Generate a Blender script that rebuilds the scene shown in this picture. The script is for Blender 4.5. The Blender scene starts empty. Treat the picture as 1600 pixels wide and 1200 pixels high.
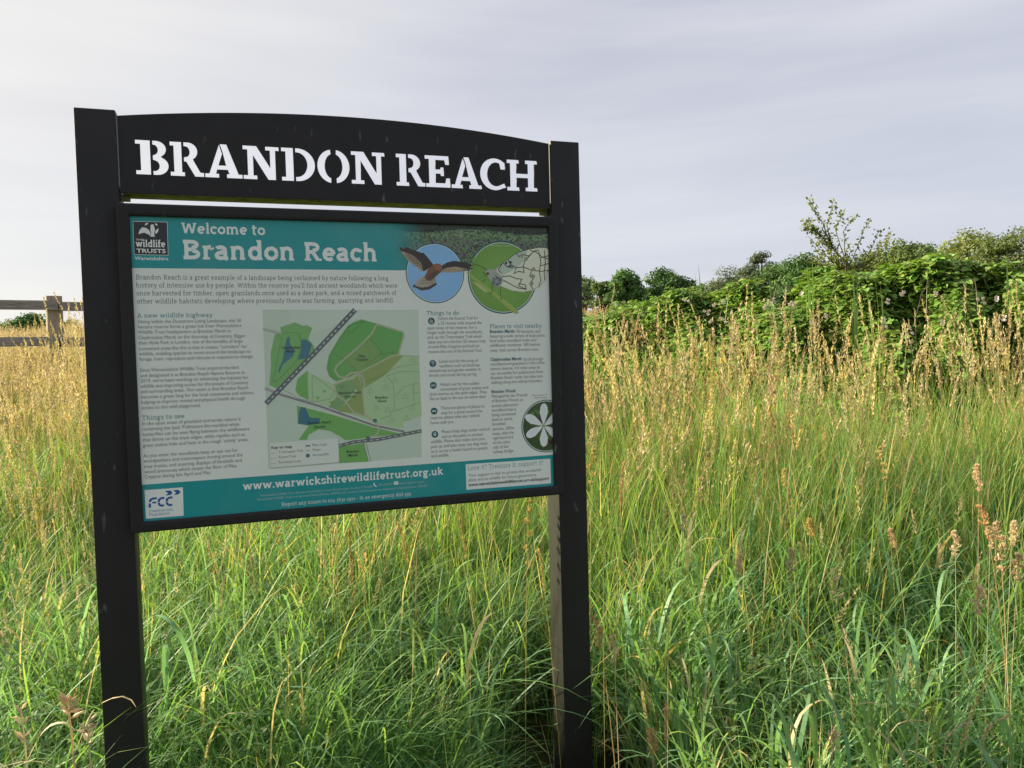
import bpy, math, random
import numpy as np
from mathutils import Vector, Matrix

R = math.radians
rng = np.random.default_rng(11)
random.seed(7)
scene = bpy.context.scene
COL = scene.collection

# ------------------------------------------------------------------ camera
EYE = 1.55
F = 1250.1
PITCH, ROLL = 0.0414, -0.0265


def ray(px, py):
    """unit-depth direction of a photograph pixel (1600 x 1200)"""
    a, b = (px - 800) / F, (py - 600) / F
    u = a * math.cos(ROLL) + b * math.sin(ROLL)
    v = -a * math.sin(ROLL) + b * math.cos(ROLL)
    return Vector((u, math.cos(PITCH) - v * math.sin(PITCH), -math.sin(PITCH) - v * math.cos(PITCH)))


def at(px, py, dist):
    """point in the place, dist metres ahead (along +Y)"""
    d = ray(px, py)
    return Vector((0, 0, EYE)) + d * (dist / d.y)


cam_d = bpy.data.cameras.new('camera')
cam = bpy.data.objects.new('camera', cam_d)
COL.objects.link(cam)
fwd = ray(800, 600).normalized()
rgt = (ray(1800, 600) - ray(800, 600)).normalized()
upv = rgt.cross(fwd).normalized()
m = Matrix((rgt, upv, -fwd)).transposed().to_4x4()
m.translation = (0, 0, EYE)
cam.matrix_world = m
cam_d.sensor_width = 36
cam_d.lens = 36 * F / 1600
cam_d.clip_start = 0.05
cam_d.clip_end = 3000
scene.camera = cam

# ------------------------------------------------------------------ light
SUN_AZ = Vector((-0.93, 0.37, 0)).normalized()
SUN_EL = R(27)
sun_dir = Vector((SUN_AZ.x * math.cos(SUN_EL), SUN_AZ.y * math.cos(SUN_EL), math.sin(SUN_EL)))
sun_d = bpy.data.lights.new('sun', 'SUN')
sun_d.energy = 5.0
sun_d.angle = R(2.0)
sun_d.color = (1.0, 0.85, 0.63)
sun = bpy.data.objects.new('sun', sun_d)
sun.rotation_euler = (-sun_dir).to_track_quat('-Z', 'Y').to_euler()
COL.objects.link(sun)

world = bpy.data.worlds.new('World')
scene.world = world
world.use_nodes = True
nt = world.node_tree
for n in list(nt.nodes):
    nt.nodes.remove(n)


def N(nt, t, **kw):
    n = nt.nodes.new(t)
    for k, v in kw.items():
        setattr(n, k, v)
    return n


def inp(nt, sock, v):
    if isinstance(v, bpy.types.NodeSocket):
        nt.links.new(v, sock)
    else:
        sock.default_value = v


def mathn(nt, op, a, b=0.0, c=0.0, clamp=False):
    n = N(nt, 'ShaderNodeMath', operation=op, use_clamp=clamp)
    inp(nt, n.inputs[0], a)
    inp(nt, n.inputs[1], b)
    inp(nt, n.inputs[2], c)
    return n.outputs[0]


def mixc(nt, f, a, b, typ='MIX'):
    n = N(nt, 'ShaderNodeMix', data_type='RGBA', blend_type=typ)
    inp(nt, n.inputs[0], f)
    for s, v in ((n.inputs[6], a), (n.inputs[7], b)):
        if not isinstance(v, bpy.types.NodeSocket) and len(v) == 3:
            v = (*v, 1)
        inp(nt, s, v)
    return n.outputs[2]


def ramp(nt, fac, stops):
    n = N(nt, 'ShaderNodeValToRGB')
    cr = n.color_ramp
    while len(cr.elements) < len(stops):
        cr.elements.new(0.5)
    for e, (p, c) in zip(cr.elements, stops):
        e.position = p
        e.color = (*c, 1) if len(c) == 3 else c
    inp(nt, n.inputs[0], fac)
    return n.outputs[0]


sky = N(nt, 'ShaderNodeTexSky', sky_type='NISHITA', sun_disc=False)
sky.sun_elevation = SUN_EL
sky.sun_rotation = math.atan2(SUN_AZ.x, SUN_AZ.y)
sky.air_density = 1.0
sky.dust_density = 0.6
bg1 = N(nt, 'ShaderNodeBackground')
nt.links.new(sky.outputs[0], bg1.inputs[0])
bg1.inputs[1].default_value = 0.05
# thin high cloud: a pale veil over the whole sky, brighter round the sun, faintly streaked
tc = N(nt, 'ShaderNodeTexCoord')
sep = N(nt, 'ShaderNodeSeparateXYZ')
nt.links.new(tc.outputs['Generated'], sep.inputs[0])
z = mathn(nt, 'MAXIMUM', sep.outputs[2], 0.0)
dotn = N(nt, 'ShaderNodeVectorMath', operation='DOT_PRODUCT')
nt.links.new(tc.outputs['Generated'], dotn.inputs[0])
dotn.inputs[1].default_value = sun_dir
glow = mathn(nt, 'POWER', mathn(nt, 'MULTIPLY_ADD', dotn.outputs['Value'], 0.5, 0.5, clamp=True), 5.0)
mp = N(nt, 'ShaderNodeMapping')
nt.links.new(tc.outputs['Generated'], mp.inputs[0])
mp.inputs['Rotation'].default_value = (0, R(6), R(20))
mp.inputs['Scale'].default_value = (1.1, 1.6, 9.0)
nz = N(nt, 'ShaderNodeTexNoise')
nt.links.new(mp.outputs[0], nz.inputs[0])
nz.inputs['Scale'].default_value = 1.3
nz.inputs['Detail'].default_value = 5
nz.inputs['Roughness'].default_value = 0.5
nz.inputs['Distortion'].default_value = 0.4
veil_t = mathn(nt, 'MULTIPLY_ADD', mathn(nt, 'SUBTRACT', nz.outputs[0], 0.5), 1.9, 0.5, clamp=True)
veil = mixc(nt, veil_t, (0.172, 0.179, 0.222), (0.272, 0.275, 0.290))
low = mathn(nt, 'POWER', mathn(nt, 'SUBTRACT', 1.0, z), 7.0)
veil = mixc(nt, mathn(nt, 'MULTIPLY', low, 0.35), veil, (0.222, 0.232, 0.290))
veil = mixc(nt, mathn(nt, 'MULTIPLY', glow, 0.60), veil, (0.42, 0.378, 0.300))
bg2 = N(nt, 'ShaderNodeBackground')
nt.links.new(veil, bg2.inputs[0])
bg2.inputs[1].default_value = 1.17
add = N(nt, 'ShaderNodeMixShader')      # the cloud covers most of the clear sky behind it
add.inputs[0].default_value = 0.84
nt.links.new(bg1.outputs[0], add.inputs[1])
nt.links.new(bg2.outputs[0], add.inputs[2])
wo = N(nt, 'ShaderNodeOutputWorld')
nt.links.new(add.outputs[0], wo.inputs[0])

scene.view_settings.view_transform = 'Standard'
scene.view_settings.look = 'None'
scene.view_settings.exposure = 1.38
scene.view_settings.gamma = 1.0
scene.view_settings.use_curve_mapping = False
scene.render.engine = 'CYCLES'
scene.cycles.max_bounces = 10
scene.cycles.diffuse_bounces = 8
scene.cycles.transmission_bounces = 8
scene.cycles.transparent_max_bounces = 4


# ------------------------------------------------------------------ helpers
def tag(o, label=None, cat=None, group=None, kind=None):
    if label: o['label'] = label
    if cat: o['category'] = cat
    if group: o['group'] = group
    if kind: o['kind'] = kind
    return o


def link(name, me, parent=None):
    o = bpy.data.objects.new(name, me)
    COL.objects.link(o)
    if parent is not None:
        o.parent = parent
    return o


def empty(name, loc, rz=0.0, label=None, cat=None, group=None):
    o = bpy.data.objects.new(name, None)
    o.empty_display_size = 0.1
    COL.objects.link(o)
    o.location = loc
    o.rotation_euler = (0, 0, rz)
    return tag(o, label, cat, group)


class MB:
    """collects faces with one colour each"""
    def __init__(s):
        s.v, s.f, s.c = [], [], []

    def face(s, pts, col=(1, 1, 1)):
        b = len(s.v)
        s.v += [tuple(p) for p in pts]
        s.f.append(tuple(range(b, b + len(pts))))
        s.c += [(*col, 1)] * len(pts)

    def add(s, V, Fs, col=(1, 1, 1)):
        b = len(s.v)
        s.v += [tuple(map(float, p)) for p in V]
        s.f += [tuple(b + i for i in f) for f in Fs]
        if isinstance(col, np.ndarray) and col.ndim == 2:
            s.c += [(*map(float, c[:3]), 1) for c in col]
        else:
            s.c += [(*map(float, col[:3]), 1)] * len(V)

    def mesh(s, name, mat, smooth=False):
        me = bpy.data.meshes.new(name)
        me.from_pydata(s.v, [], s.f)
        a = me.color_attributes.new('tint', 'FLOAT_COLOR', 'POINT')
        a.data.foreach_set('color', np.array(s.c, dtype=np.float32).ravel())
        if mat: me.materials.append(mat)
        if smooth:
            me.polygons.foreach_set('use_smooth', [True] * len(me.polygons))
        me.update()
        return me

    def build(s, name, mat, parent=None, smooth=False):
        return link(name, s.mesh(name, mat, smooth), parent)


def tube_pts(P, r, n=5, cap=True):
    """tube along points P with radii r -> V, F"""
    P = [Vector(p) for p in P]
    if not hasattr(r, '__len__'):
        r = [r] * len(P)
    V, Fs = [], []
    ref = Vector((0.3, 1, 0.13)).normalized()
    for i, p in enumerate(P):
        t = (P[min(i + 1, len(P) - 1)] - P[max(i - 1, 0)])
        t = t.normalized() if t.length > 1e-9 else Vector((0, 0, 1))
        a = t.cross(ref)
        if a.length < 0.1: a = t.cross(Vector((1, 0, 0)))
        a.normalize()
        b = t.cross(a)
        for k in range(n):
            an = 2 * math.pi * k / n
            V.append(p + (a * math.cos(an) + b * math.sin(an)) * r[i])
    for i in range(len(P) - 1):
        for k in range(n):
            Fs.append((i * n + k, i * n + (k + 1) % n, (i + 1) * n + (k + 1) % n, (i + 1) * n + k))
    if cap:
        Fs.append(tuple(range(n))[::-1])
        Fs.append(tuple((len(P) - 1) * n + k for k in range(n)))
    return V, Fs


def np_mesh(name, V, Q, C, mat, smooth=True):
    me = bpy.data.meshes.new(name)
    nv, nq = len(V), len(Q)
    k = Q.shape[1]
    me.vertices.add(nv)
    me.vertices.foreach_set('co', np.ascontiguousarray(V, dtype=np.float32).ravel())
    me.loops.add(nq * k)
    me.loops.foreach_set('vertex_index', np.ascontiguousarray(Q, dtype=np.int32).ravel())
    me.polygons.add(nq)
    me.polygons.foreach_set('loop_start', np.arange(0, nq * k, k, dtype=np.int32))
    me.update(calc_edges=True)
    a = me.color_attributes.new('tint', 'FLOAT_COLOR', 'POINT')
    C4 = np.ones((nv, 4), dtype=np.float32)
    C4[:, :3] = C
    a.data.foreach_set('color', C4.ravel())
    if smooth:
        me.polygons.foreach_set('use_smooth', np.ones(nq, dtype=bool))
    if mat: me.materials.append(mat)
    me.validate()
    return me


# ------------------------------------------------------------------ materials
def new_mat(name):
    ma = bpy.data.materials.new(name)
    ma.use_nodes = True
    nt = ma.node_tree
    for n in list(nt.nodes):
        nt.nodes.remove(n)
    out = N(nt, 'ShaderNodeOutputMaterial')
    return ma, nt, out


def principled(nt, col, rough=0.5, spec=0.5, metal=0.0):
    p = N(nt, 'ShaderNodeBsdfPrincipled')
    inp(nt, p.inputs['Base Color'], (*col, 1) if not isinstance(col, bpy.types.NodeSocket) else col)
    inp(nt, p.inputs['Roughness'], rough)
    inp(nt, p.inputs['Metallic'], metal)
    inp(nt, p.inputs['Specular IOR Level'], spec)
    return p


def noise(nt, scale, detail=4, rough=0.55, coord='Object', stretch=None):
    tc = N(nt, 'ShaderNodeTexCoord')
    v = tc.outputs[coord]
    if stretch:
        mp = N(nt, 'ShaderNodeMapping')
        nt.links.new(v, mp.inputs[0])
        mp.inputs['Scale'].default_value = stretch
        v = mp.outputs[0]
    n = N(nt, 'ShaderNodeTexNoise')
    nt.links.new(v, n.inputs[0])
    n.inputs['Scale'].default_value = scale
    n.inputs['Detail'].default_value = detail
    n.inputs['Roughness'].default_value = rough
    return n.outputs[0]


def bump(nt, h, strength, dist, p):
    b = N(nt, 'ShaderNodeBump')
    inp(nt, b.inputs['Height'], h)
    b.inputs['Strength'].default_value = strength
    b.inputs['Distance'].default_value = dist
    nt.links.new(b.outputs[0], p.inputs['Normal'])


def leaf_material(name, trans=0.35, rough=0.45, spec=0.35, var=0.25, huev=0.03, tcolm=(1.12, 1.1, 0.6)):
    ma, nt, out = new_mat(name)
    at_ = N(nt, 'ShaderNodeAttribute', attribute_name='tint')
    oi = N(nt, 'ShaderNodeObjectInfo')
    geo = N(nt, 'ShaderNodeNewGeometry')
    hsv = N(nt, 'ShaderNodeHueSaturation')
    nt.links.new(at_.outputs['Color'], hsv.inputs['Color'])
    rr = mathn(nt, 'FRACT', mathn(nt, 'MULTIPLY', oi.outputs['Random'], 7.31))
    inp(nt, hsv.inputs['Hue'], mathn(nt, 'MULTIPLY_ADD', mathn(nt, 'SUBTRACT', rr, 0.5), huev, 0.5))
    isl = geo.outputs['Random Per Island']
    mixv = mathn(nt, 'ADD', mathn(nt, 'MULTIPLY', oi.outputs['Random'], 0.5), mathn(nt, 'MULTIPLY', isl, 0.5))
    inp(nt, hsv.inputs['Value'], mathn(nt, 'MULTIPLY_ADD', mathn(nt, 'SUBTRACT', mixv, 0.5), var * 2, 1.0))
    p = principled(nt, hsv.outputs[0], rough, spec)
    tr = N(nt, 'ShaderNodeBsdfTranslucent')
    tcol = mixc(nt, 1.0, hsv.outputs[0], tcolm, 'MULTIPLY')
    nt.links.new(tcol, tr.inputs[0])
    mx = N(nt, 'ShaderNodeMixShader')
    mx.inputs[0].default_value = trans
    nt.links.new(p.outputs[0], mx.inputs[1])
    nt.links.new(tr.outputs[0], mx.inputs[2])
    nt.links.new(mx.outputs[0], out.inputs[0])
    return ma


M_GRASS = leaf_material('grass_blade', 0.48, 0.5, 0.35)
M_STRAW = leaf_material('dry_grass', 0.35, 0.6, 0.25, 0.2, 0.02, (1.0, 1.0, 0.85))
M_BRAMBLE = leaf_material('bramble_leaf', 0.25, 0.42, 0.4, 0.3, 0.03)
M_TREE = leaf_material('tree_leaf', 0.3, 0.6, 0.2, 0.3, 0.02)
M_FLOWER = leaf_material('petal', 0.3, 0.6, 0.2, 0.1, 0.01)


def dark_plastic(name, algae=0.0):
    ma, nt, out = new_mat(name)
    n1 = noise(nt, 6, 5, 0.6)
    base = mixc(nt, n1, (0.010, 0.010, 0.011), (0.022, 0.020, 0.019))
    # pale scuffs and scratches
    sc = noise(nt, 38, 2, 0.5, stretch=(1, 1, 0.35))
    sc = mathn(nt, 'MULTIPLY', mathn(nt, 'SUBTRACT', sc, 0.69, clamp=True), 7.0, clamp=True)
    base = mixc(nt, sc, base, (0.16, 0.16, 0.15))
    if algae:
        geo = N(nt, 'ShaderNodeNewGeometry')
        tc = N(nt, 'ShaderNodeTexCoord')
        sp = N(nt, 'ShaderNodeSeparateXYZ')
        nt.links.new(tc.outputs['Normal'], sp.inputs[0])
        side = mathn(nt, 'MULTIPLY', mathn(nt, 'ABSOLUTE', sp.outputs[0]), 1.6, -0.6, clamp=True)
        side = mathn(nt, 'SUBTRACT', mathn(nt, 'MULTIPLY', mathn(nt, 'ABSOLUTE', sp.outputs[0]), 3.0), 1.8, clamp=True)
        an = noise(nt, 9, 6, 0.7, stretch=(1, 1, 0.25))
        an = mathn(nt, 'MULTIPLY_ADD', mathn(nt, 'SUBTRACT', an, 0.5), 1.8, 0.75, clamp=True)
        acol = mixc(nt, noise(nt, 30, 3, 0.6), (0.012, 0.019, 0.010), (0.024, 0.021, 0.015))
        base = mixc(nt, mathn(nt, 'MULTIPLY', mathn(nt, 'MULTIPLY', side, an), algae), base, acol)
    p = principled(nt, base, mathn(nt, 'MULTIPLY_ADD', noise(nt, 14, 4), 0.22, 0.46), 0.34)
    bump(nt, noise(nt, 420, 2, 0.6), 0.12, 0.0006, p)
    nt.links.new(p.outputs[0], out.inputs[0])
    return ma


M_POST = dark_plastic('dark_post_coating', 1.0)
M_FRAME = dark_plastic('dark_metal_frame')


def moss_wood(name):
    ma, nt, out = new_mat(name)
    n1 = noise(nt, 22, 6, 0.7, stretch=(1, 1, 1))
    c = ramp(nt, n1, [(0.3, (0.10, 0.10, 0.05)), (0.5, (0.24, 0.25, 0.09)), (0.62, (0.34, 0.33, 0.12)), (0.8, (0.17, 0.15, 0.10))])
    p = principled(nt, c, 0.8, 0.2)
    bump(nt, noise(nt, 90, 4), 0.5, 0.002, p)
    nt.links.new(p.outputs[0], out.inputs[0])
    return ma


M_MOSS = moss_wood('algae_covered_wood')


def fence_wood(name):
    ma, nt, out = new_mat(name)
    g = noise(nt, 14, 8, 0.65, stretch=(0.5, 6, 6))
    c = ramp(nt, g, [(0.25, (0.08, 0.075, 0.07)), (0.45, (0.20, 0.19, 0.18)), (0.6, (0.28, 0.265, 0.25)), (0.8, (0.36, 0.34, 0.32))])
    k = noise(nt, 5, 3, 0.5, stretch=(1, 2, 2))
    k = mathn(nt, 'MULTIPLY', mathn(nt, 'SUBTRACT', k, 0.66, clamp=True), 8.0, clamp=True)
    c = mixc(nt, k, c, (0.03, 0.026, 0.024))
    p = principled(nt, c, 0.85, 0.15)
    bump(nt, g, 0.6, 0.004, p)
    nt.links.new(p.outputs[0], out.inputs[0])
    return ma


M_FENCE = fence_wood('weathered_fence_wood')


def post_wood(name):
    ma, nt, out = new_mat(name)
    g = noise(nt, 12, 8, 0.65, stretch=(6, 6, 0.5))
    c = ramp(nt, g, [(0.25, (0.10, 0.075, 0.05)), (0.5, (0.30, 0.25, 0.19)), (0.8, (0.42, 0.36, 0.28))])
    p = principled(nt, c, 0.85, 0.15)
    bump(nt, g, 0.6, 0.004, p)
    nt.links.new(p.outputs[0], out.inputs[0])
    return ma


M_FPOST = post_wood('weathered_post_wood')


def ink_mat():
    ma, nt, out = new_mat('printed_ink')
    a = N(nt, 'ShaderNodeAttribute', attribute_name='tint')
    dirt = noise(nt, 3.5, 5, 0.6)
    c = mixc(nt, mathn(nt, 'MULTIPLY', mathn(nt, 'SUBTRACT', dirt, 0.45, clamp=True), 0.5, clamp=True), a.outputs['Color'], (0.42, 0.46, 0.38))
    p = principled(nt, c, 0.38, 0.5)
    nt.links.new(p.outputs[0], out.inputs[0])
    return ma


M_INK = ink_mat()


def bark_mat():
    ma, nt, out = new_mat('bark')
    g = noise(nt, 8, 6, 0.65)
    c = ramp(nt, g, [(0.3, (0.04, 0.032, 0.024)), (0.7, (0.13, 0.10, 0.075))])
    p = principled(nt, c, 0.9, 0.1)
    nt.links.new(p.outputs[0], out.inputs[0])
    return ma


M_BARK = bark_mat()


# ------------------------------------------------------------------ terrain
HX = np.array([-500, 2.2, 3.2, 4.5, 6.0, 8.0, 12.0, 20.0, 32.0, 60.0, 120.0, 1500.0])
HZ = np.array([0, 0, 0.08, 0.34, 0.62, 0.86, 1.10, 1.42, 1.60, 1.60, 1.2, 1.2])


def hgt(x, y):
    x = np.asarray(x, float)
    y = np.asarray(y, float)
    yy = y + 0.05 * x
    b = np.interp(yy, HX, HZ)
    b = (b + np.interp(yy - 0.7, HX, HZ) + np.interp(yy + 0.7, HX, HZ)) / 3
    return b + 0.035 * np.sin(x * 1.7 + y) + 0.03 * np.sin(y * 2.3 - x * 0.8)


def h1(x, y):
    return float(hgt(x, y))


rad = np.concatenate([np.linspace(0.3, 12, 60), np.geomspace(12.6, 1400, 60)])
ang = np.linspace(0, 2 * np.pi, 145)[:-1]
gx = np.outer(rad, np.cos(ang)); gy = np.outer(rad, np.sin(ang))
gz = hgt(gx, gy)
V = np.stack([gx.ravel(), gy.ravel(), gz.ravel()], 1)
V = np.vstack([V, [[0, 0, h1(0, 0)]]])
nr, na = len(rad), len(ang)
ii, jj = np.meshgrid(np.arange(nr - 1), np.arange(na), indexing='ij')
Q = np.stack([ii * na + jj, (ii + 1) * na + jj, (ii + 1) * na + (jj + 1) % na, ii * na + (jj + 1) % na], -1).reshape(-1, 4)
cf = np.stack([np.full(na, nr * na), np.arange(na), (np.arange(na) + 1) % na, (np.arange(na) + 1) % na], 1)


def ground_mat():
    ma, nt, out = new_mat('meadow_soil_and_thatch')
    tc = N(nt, 'ShaderNodeTexCoord')
    sp = N(nt, 'ShaderNodeSeparateXYZ')
    nt.links.new(tc.outputs['Object'], sp.inputs[0])
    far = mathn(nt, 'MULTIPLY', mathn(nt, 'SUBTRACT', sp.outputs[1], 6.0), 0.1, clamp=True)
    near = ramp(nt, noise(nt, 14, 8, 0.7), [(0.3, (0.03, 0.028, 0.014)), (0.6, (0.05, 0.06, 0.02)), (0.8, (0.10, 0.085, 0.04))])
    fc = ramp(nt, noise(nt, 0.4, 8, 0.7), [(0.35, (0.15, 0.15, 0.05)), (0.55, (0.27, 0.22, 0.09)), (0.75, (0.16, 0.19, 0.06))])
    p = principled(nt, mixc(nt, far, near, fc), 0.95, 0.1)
    bump(nt, noise(nt, 40, 6, 0.7), 0.6, 0.02, p)
    nt.links.new(p.outputs[0], out.inputs[0])
    return ma


gmesh = bpy.data.meshes.new('ground')
gmesh.from_pydata(V.tolist(), [], Q.tolist() + [tuple(c[:3]) for c in cf.tolist()])
gmesh.materials.append(ground_mat())
gmesh.polygons.foreach_set('use_smooth', [True] * len(gmesh.polygons))
ground = link('ground', gmesh)
tag(ground, 'meadow ground under the long grass, rising to a low crest', kind='structure')

# ------------------------------------------------------------------ the sign
YAW = 0.3369
SX, SY = -1.0252, 2.1119
sign = empty('sign_board', (SX, SY, h1(SX, SY)), YAW,
             'black two-post welcome sign with cut-out BRANDON REACH header and teal information panel', 'sign')
SZ0 = sign.location.z
FL, FR, PL, PR = 0.0, 1.2525, 0.0318, 1.2220
FT, FB, PT, PB = 0.4155 + EYE, -0.4602 + EYE, 0.383 + EYE, -0.4314 + EYE
LO, LI, RI, RO = -0.0928, 0.0072, 1.2474, 1.3472
PTOP = 0.6655 + EYE
cy, sy = math.cos(YAW), math.sin(YAW)


def loc(px, py, d):
    """photograph pixel -> (s, z) on the sign's plane at depth d (local y)"""
    r = ray(px, py)
    n = Vector((-sy, cy, 0))
    o = Vector((SX, SY, 0)) + n * d
    C = Vector((0, 0, EYE))
    t = (o - C).dot(n) / r.dot(n)
    P = C + r * t - Vector((SX, SY, 0))
    return P.x * cy + P.y * sy, P.z


def rbox(x0, x1, y0, y1, z0, z1, bev=0.004, seg=2):
    import bmesh
    bm = bmesh.new()
    bmesh.ops.create_cube(bm, size=1)
    for v in bm.verts:
        v.co = Vector((x0 + (v.co.x + .5) * (x1 - x0), y0 + (v.co.y + .5) * (y1 - y0), z0 + (v.co.z + .5) * (z1 - z0)))
    if bev:
        bmesh.ops.bevel(bm, geom=bm.edges[:], offset=bev, segments=seg, affect='EDGES', profile=0.6)
    return bm


def bm_obj(name, bm, mat, parent, smooth=True):
    me = bpy.data.meshes.new(name)
    bm.to_mesh(me)
    bm.free()
    me.materials.append(mat)
    me.polygons.foreach_set('use_smooth', [smooth] * len(me.polygons))
    if smooth:
        me.set_sharp_from_angle(angle=R(50))
    o = link(name, me, parent)
    return o


zb = -SZ0  # local z offset
PD = 0.035
o = bm_obj('post', rbox(LO, LI - 0.001, PD, PD + 0.10, -0.4 + zb, PTOP + zb, 0.004), M_POST, sign)
tag(o, 'left post, nearer the camera, green algae down its inner side')
o = bm_obj('post', rbox(RI + 0.001, RO, PD, PD + 0.10, -0.4 + zb, PTOP + zb - 0.004, 0.004), M_POST, sign)
tag(o, 'right post, farther away, brownish inner side')

# frame: four bars mitred at the corners, one rounded outer profile
FW = 0.030
FD0, FD1 = 0.0, 0.0335


def frame_bar(c0, c1, i0, i1):
    """bar between outer corners c0,c1 and inner corners i0,i1 as (x,z)"""
    prof = [(0.0, FD1), (0.0, FD0 + 0.005), (0.0015, FD0 + 0.0015), (0.005, FD0), (0.75, FD0), (0.93, FD0 + 0.001), (1.0, FD0 + 0.003), (1.0, FD1)]
    w = FW
    mb = MB()
    rings = []
    for c, i in ((c0, i0), (c1, i1)):
        ring = []
        for k, (a, y) in enumerate(prof):
            t = a / w if k in (2, 3) else a
            ring.append((c[0] + (i[0] - c[0]) * t, y, c[1] + (i[1] - c[1]) * t + zb))
        rings.append(ring)
    n = len(prof)
    Vv = rings[0] + rings[1]
    Fs = [(k, k + 1, n + k + 1, n + k) for k in range(n - 1)] + [(n - 1, 0, n, 2 * n - 1)]
    mb.add(Vv, Fs)
    return mb


oc = [(FL, FT), (FR, FT), (FR, FB), (FL, FB)]
ic = [(PL, PT), (PR, PT), (PR, PB), (PL, PB)]
for k in range(4):
    frame_bar(oc[k], oc[(k + 1) % 4], ic[k], ic[(k + 1) % 4]).build('frame_bar', M_FRAME, sign)
back = bm_obj('back_plate', rbox(PL - 0.01, PR + 0.01, 0.012, 0.030, PB - 0.01 + zb, PT + 0.01 + zb, 0), M_FRAME, sign, False)

# ---- header with cut-out stencil letters
HD = 0.043


def hl(px, py):
    return loc(px, py, HD)


HX0, HX1 = LI + 0.002, RI - 0.002
hb = (hl(192, 299)[1] + hl(860, 327)[1]) / 2
ht_l, ht_r = hl(188, 184)[1], hl(857, 222)[1]
ht_c = max(hl(x, y)[1] for x, y in ((390, 173), (450, 177), (520, 181)))
tops = []
zc_ = (ht_l + ht_r) / 2
for i in range(33):
    t = i / 32
    tops.append((HX0 + (HX1 - HX0) * t, zc_ + (ht_c - zc_) * (1 - (2 * t - 1) ** 2)))
outline = [(HX0, hb), (HX1, hb)] + tops[::-1]


def arc(cx, cy_, rx, ry, a0, a1, n=10):
    return [(cx + rx * math.cos(R(a0 + (a1 - a0) * i / n)), cy_ + ry * math.sin(R(a0 + (a1 - a0) * i / n))) for i in range(n + 1)]


# letter pieces, cap height 1, baseline 0
sf = 0.12  # serif thickness
STENCIL = {
    'B': (0.82, [[(0, 0), (.36, 0), (.36, 1), (0, 1), (0, 1 - sf), (.12, 1 - sf), (.12, sf), (0, sf)],
                 [(.42, 1)] + [(.50, 1)] + arc(.50, .755, .25, .245, 80, -62, 9) + arc(.52, .27, .28, .27, 62, -90, 10) + [(.42, 0), (.42, sf), (.48, sf)]
                 + arc(.46, .27, .12, .15, -70, 80, 6) + [(.42, .44), (.42, .57)] + arc(.45, .735, .10, .14, -70, 75, 6) + [(.42, .88)]]),
    'R': (0.90, [[(0, 0), (.38, 0), (.38, sf), (.31, sf), (.31, 1), (0, 1), (0, 1 - sf), (.10, 1 - sf), (.10, sf), (0, sf)],
                 [(.37, 1), (.48, 1)] + arc(.48, .735, .26, .265, 84, -60, 9) + [(.63, .46), (.80, .13), (.90, sf), (.90, 0), (.66, 0), (.43, .43), (.37, .43), (.37, .56)]
                 + arc(.42, .72, .11, .155, -60, 75, 6) + [(.37, .88)]]),
    'A': (0.98, [[(0, 0), (.36, 0), (.36, sf), (.285, sf), (.315, .24), (.60, .24), (.635, sf), (.57, sf), (.57, 0), (.98, 0), (.98, sf), (.88, sf), (.58, 1),
                  (.415, 1), (.395, .93), (.555, .37), (.355, .37), (.475, .76), (.425, .93), (.385, .98), (.11, sf), (0, sf)]]),
    'N': (0.98, [[(0, 0), (.36, 0), (.36, sf), (.265, sf), (.265, .72), (.66, 0), (.86, 0), (.86, 1 - sf), (.96, 1 - sf), (.96, 1), (.60, 1), (.60, 1 - sf), (.72, 1 - sf),
                  (.72, .36), (.36, 1), (0, 1), (0, 1 - sf), (.12, 1 - sf), (.12, sf), (0, sf)]]),
    'D': (0.90, [[(0, 0), (.31, 0), (.31, 1), (0, 1), (0, 1 - sf), (.11, 1 - sf), (.11, sf), (0, sf)],
                 [(.37, 1), (.44, 1)] + arc(.42, .5, .46, .50, 84, -84, 16) + [(.37, 0), (.37, .13)] + arc(.40, .5, .28, .37, -82, 82, 12) + [(.37, .87)]]),
    'O': (0.94, [arc(.44, .5, .44, .515, 97, 263, 16) + arc(.44, .5, .23, .37, 258, 102, 12),
                 arc(.50, .5, .44, .515, 83, -83, 16) + arc(.50, .5, .23, .37, -78, 78, 12)]),
    'E': (0.78, [[(0, 0), (.76, 0), (.76, .30), (.64, .30), (.61, .14), (.32, .14), (.32, .43), (.46, .43), (.48, .36), (.57, .36), (.57, .64), (.48, .64), (.46, .57), (.32, .57),
                  (.32, .86), (.59, .86), (.62, .72), (.73, .72), (.73, 1), (0, 1), (0, 1 - sf), (.12, 1 - sf), (.12, sf), (0, sf)]]),
    'C': (0.84, [arc(.46, .5, .46, .515, 48, 300, 18) + [(.80, .08), (.76, .22)] + arc(.50, .5, .30, .38, -62, -90, 3) + arc(.50, .5, .28, .38, 270, 90, 12)
                 + [(.60, .85), (.64, .66), (.78, .66), (.78, .93)]]),
    'H': (0.98, [[(0, 0), (.38, 0), (.38, sf), (.30, sf), (.30, .42), (.66, .42), (.66, sf), (.58, sf), (.58, 0), (.96, 0), (.96, sf), (.86, sf), (.86, 1 - sf), (.96, 1 - sf),
                  (.96, 1), (.58, 1), (.58, 1 - sf), (.66, 1 - sf), (.66, .56), (.30, .56), (.30, 1 - sf), (.38, 1 - sf), (.38, 1), (0, 1), (0, 1 - sf), (.10, 1 - sf), (.10, sf), (0, sf)]]),
}
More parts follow.
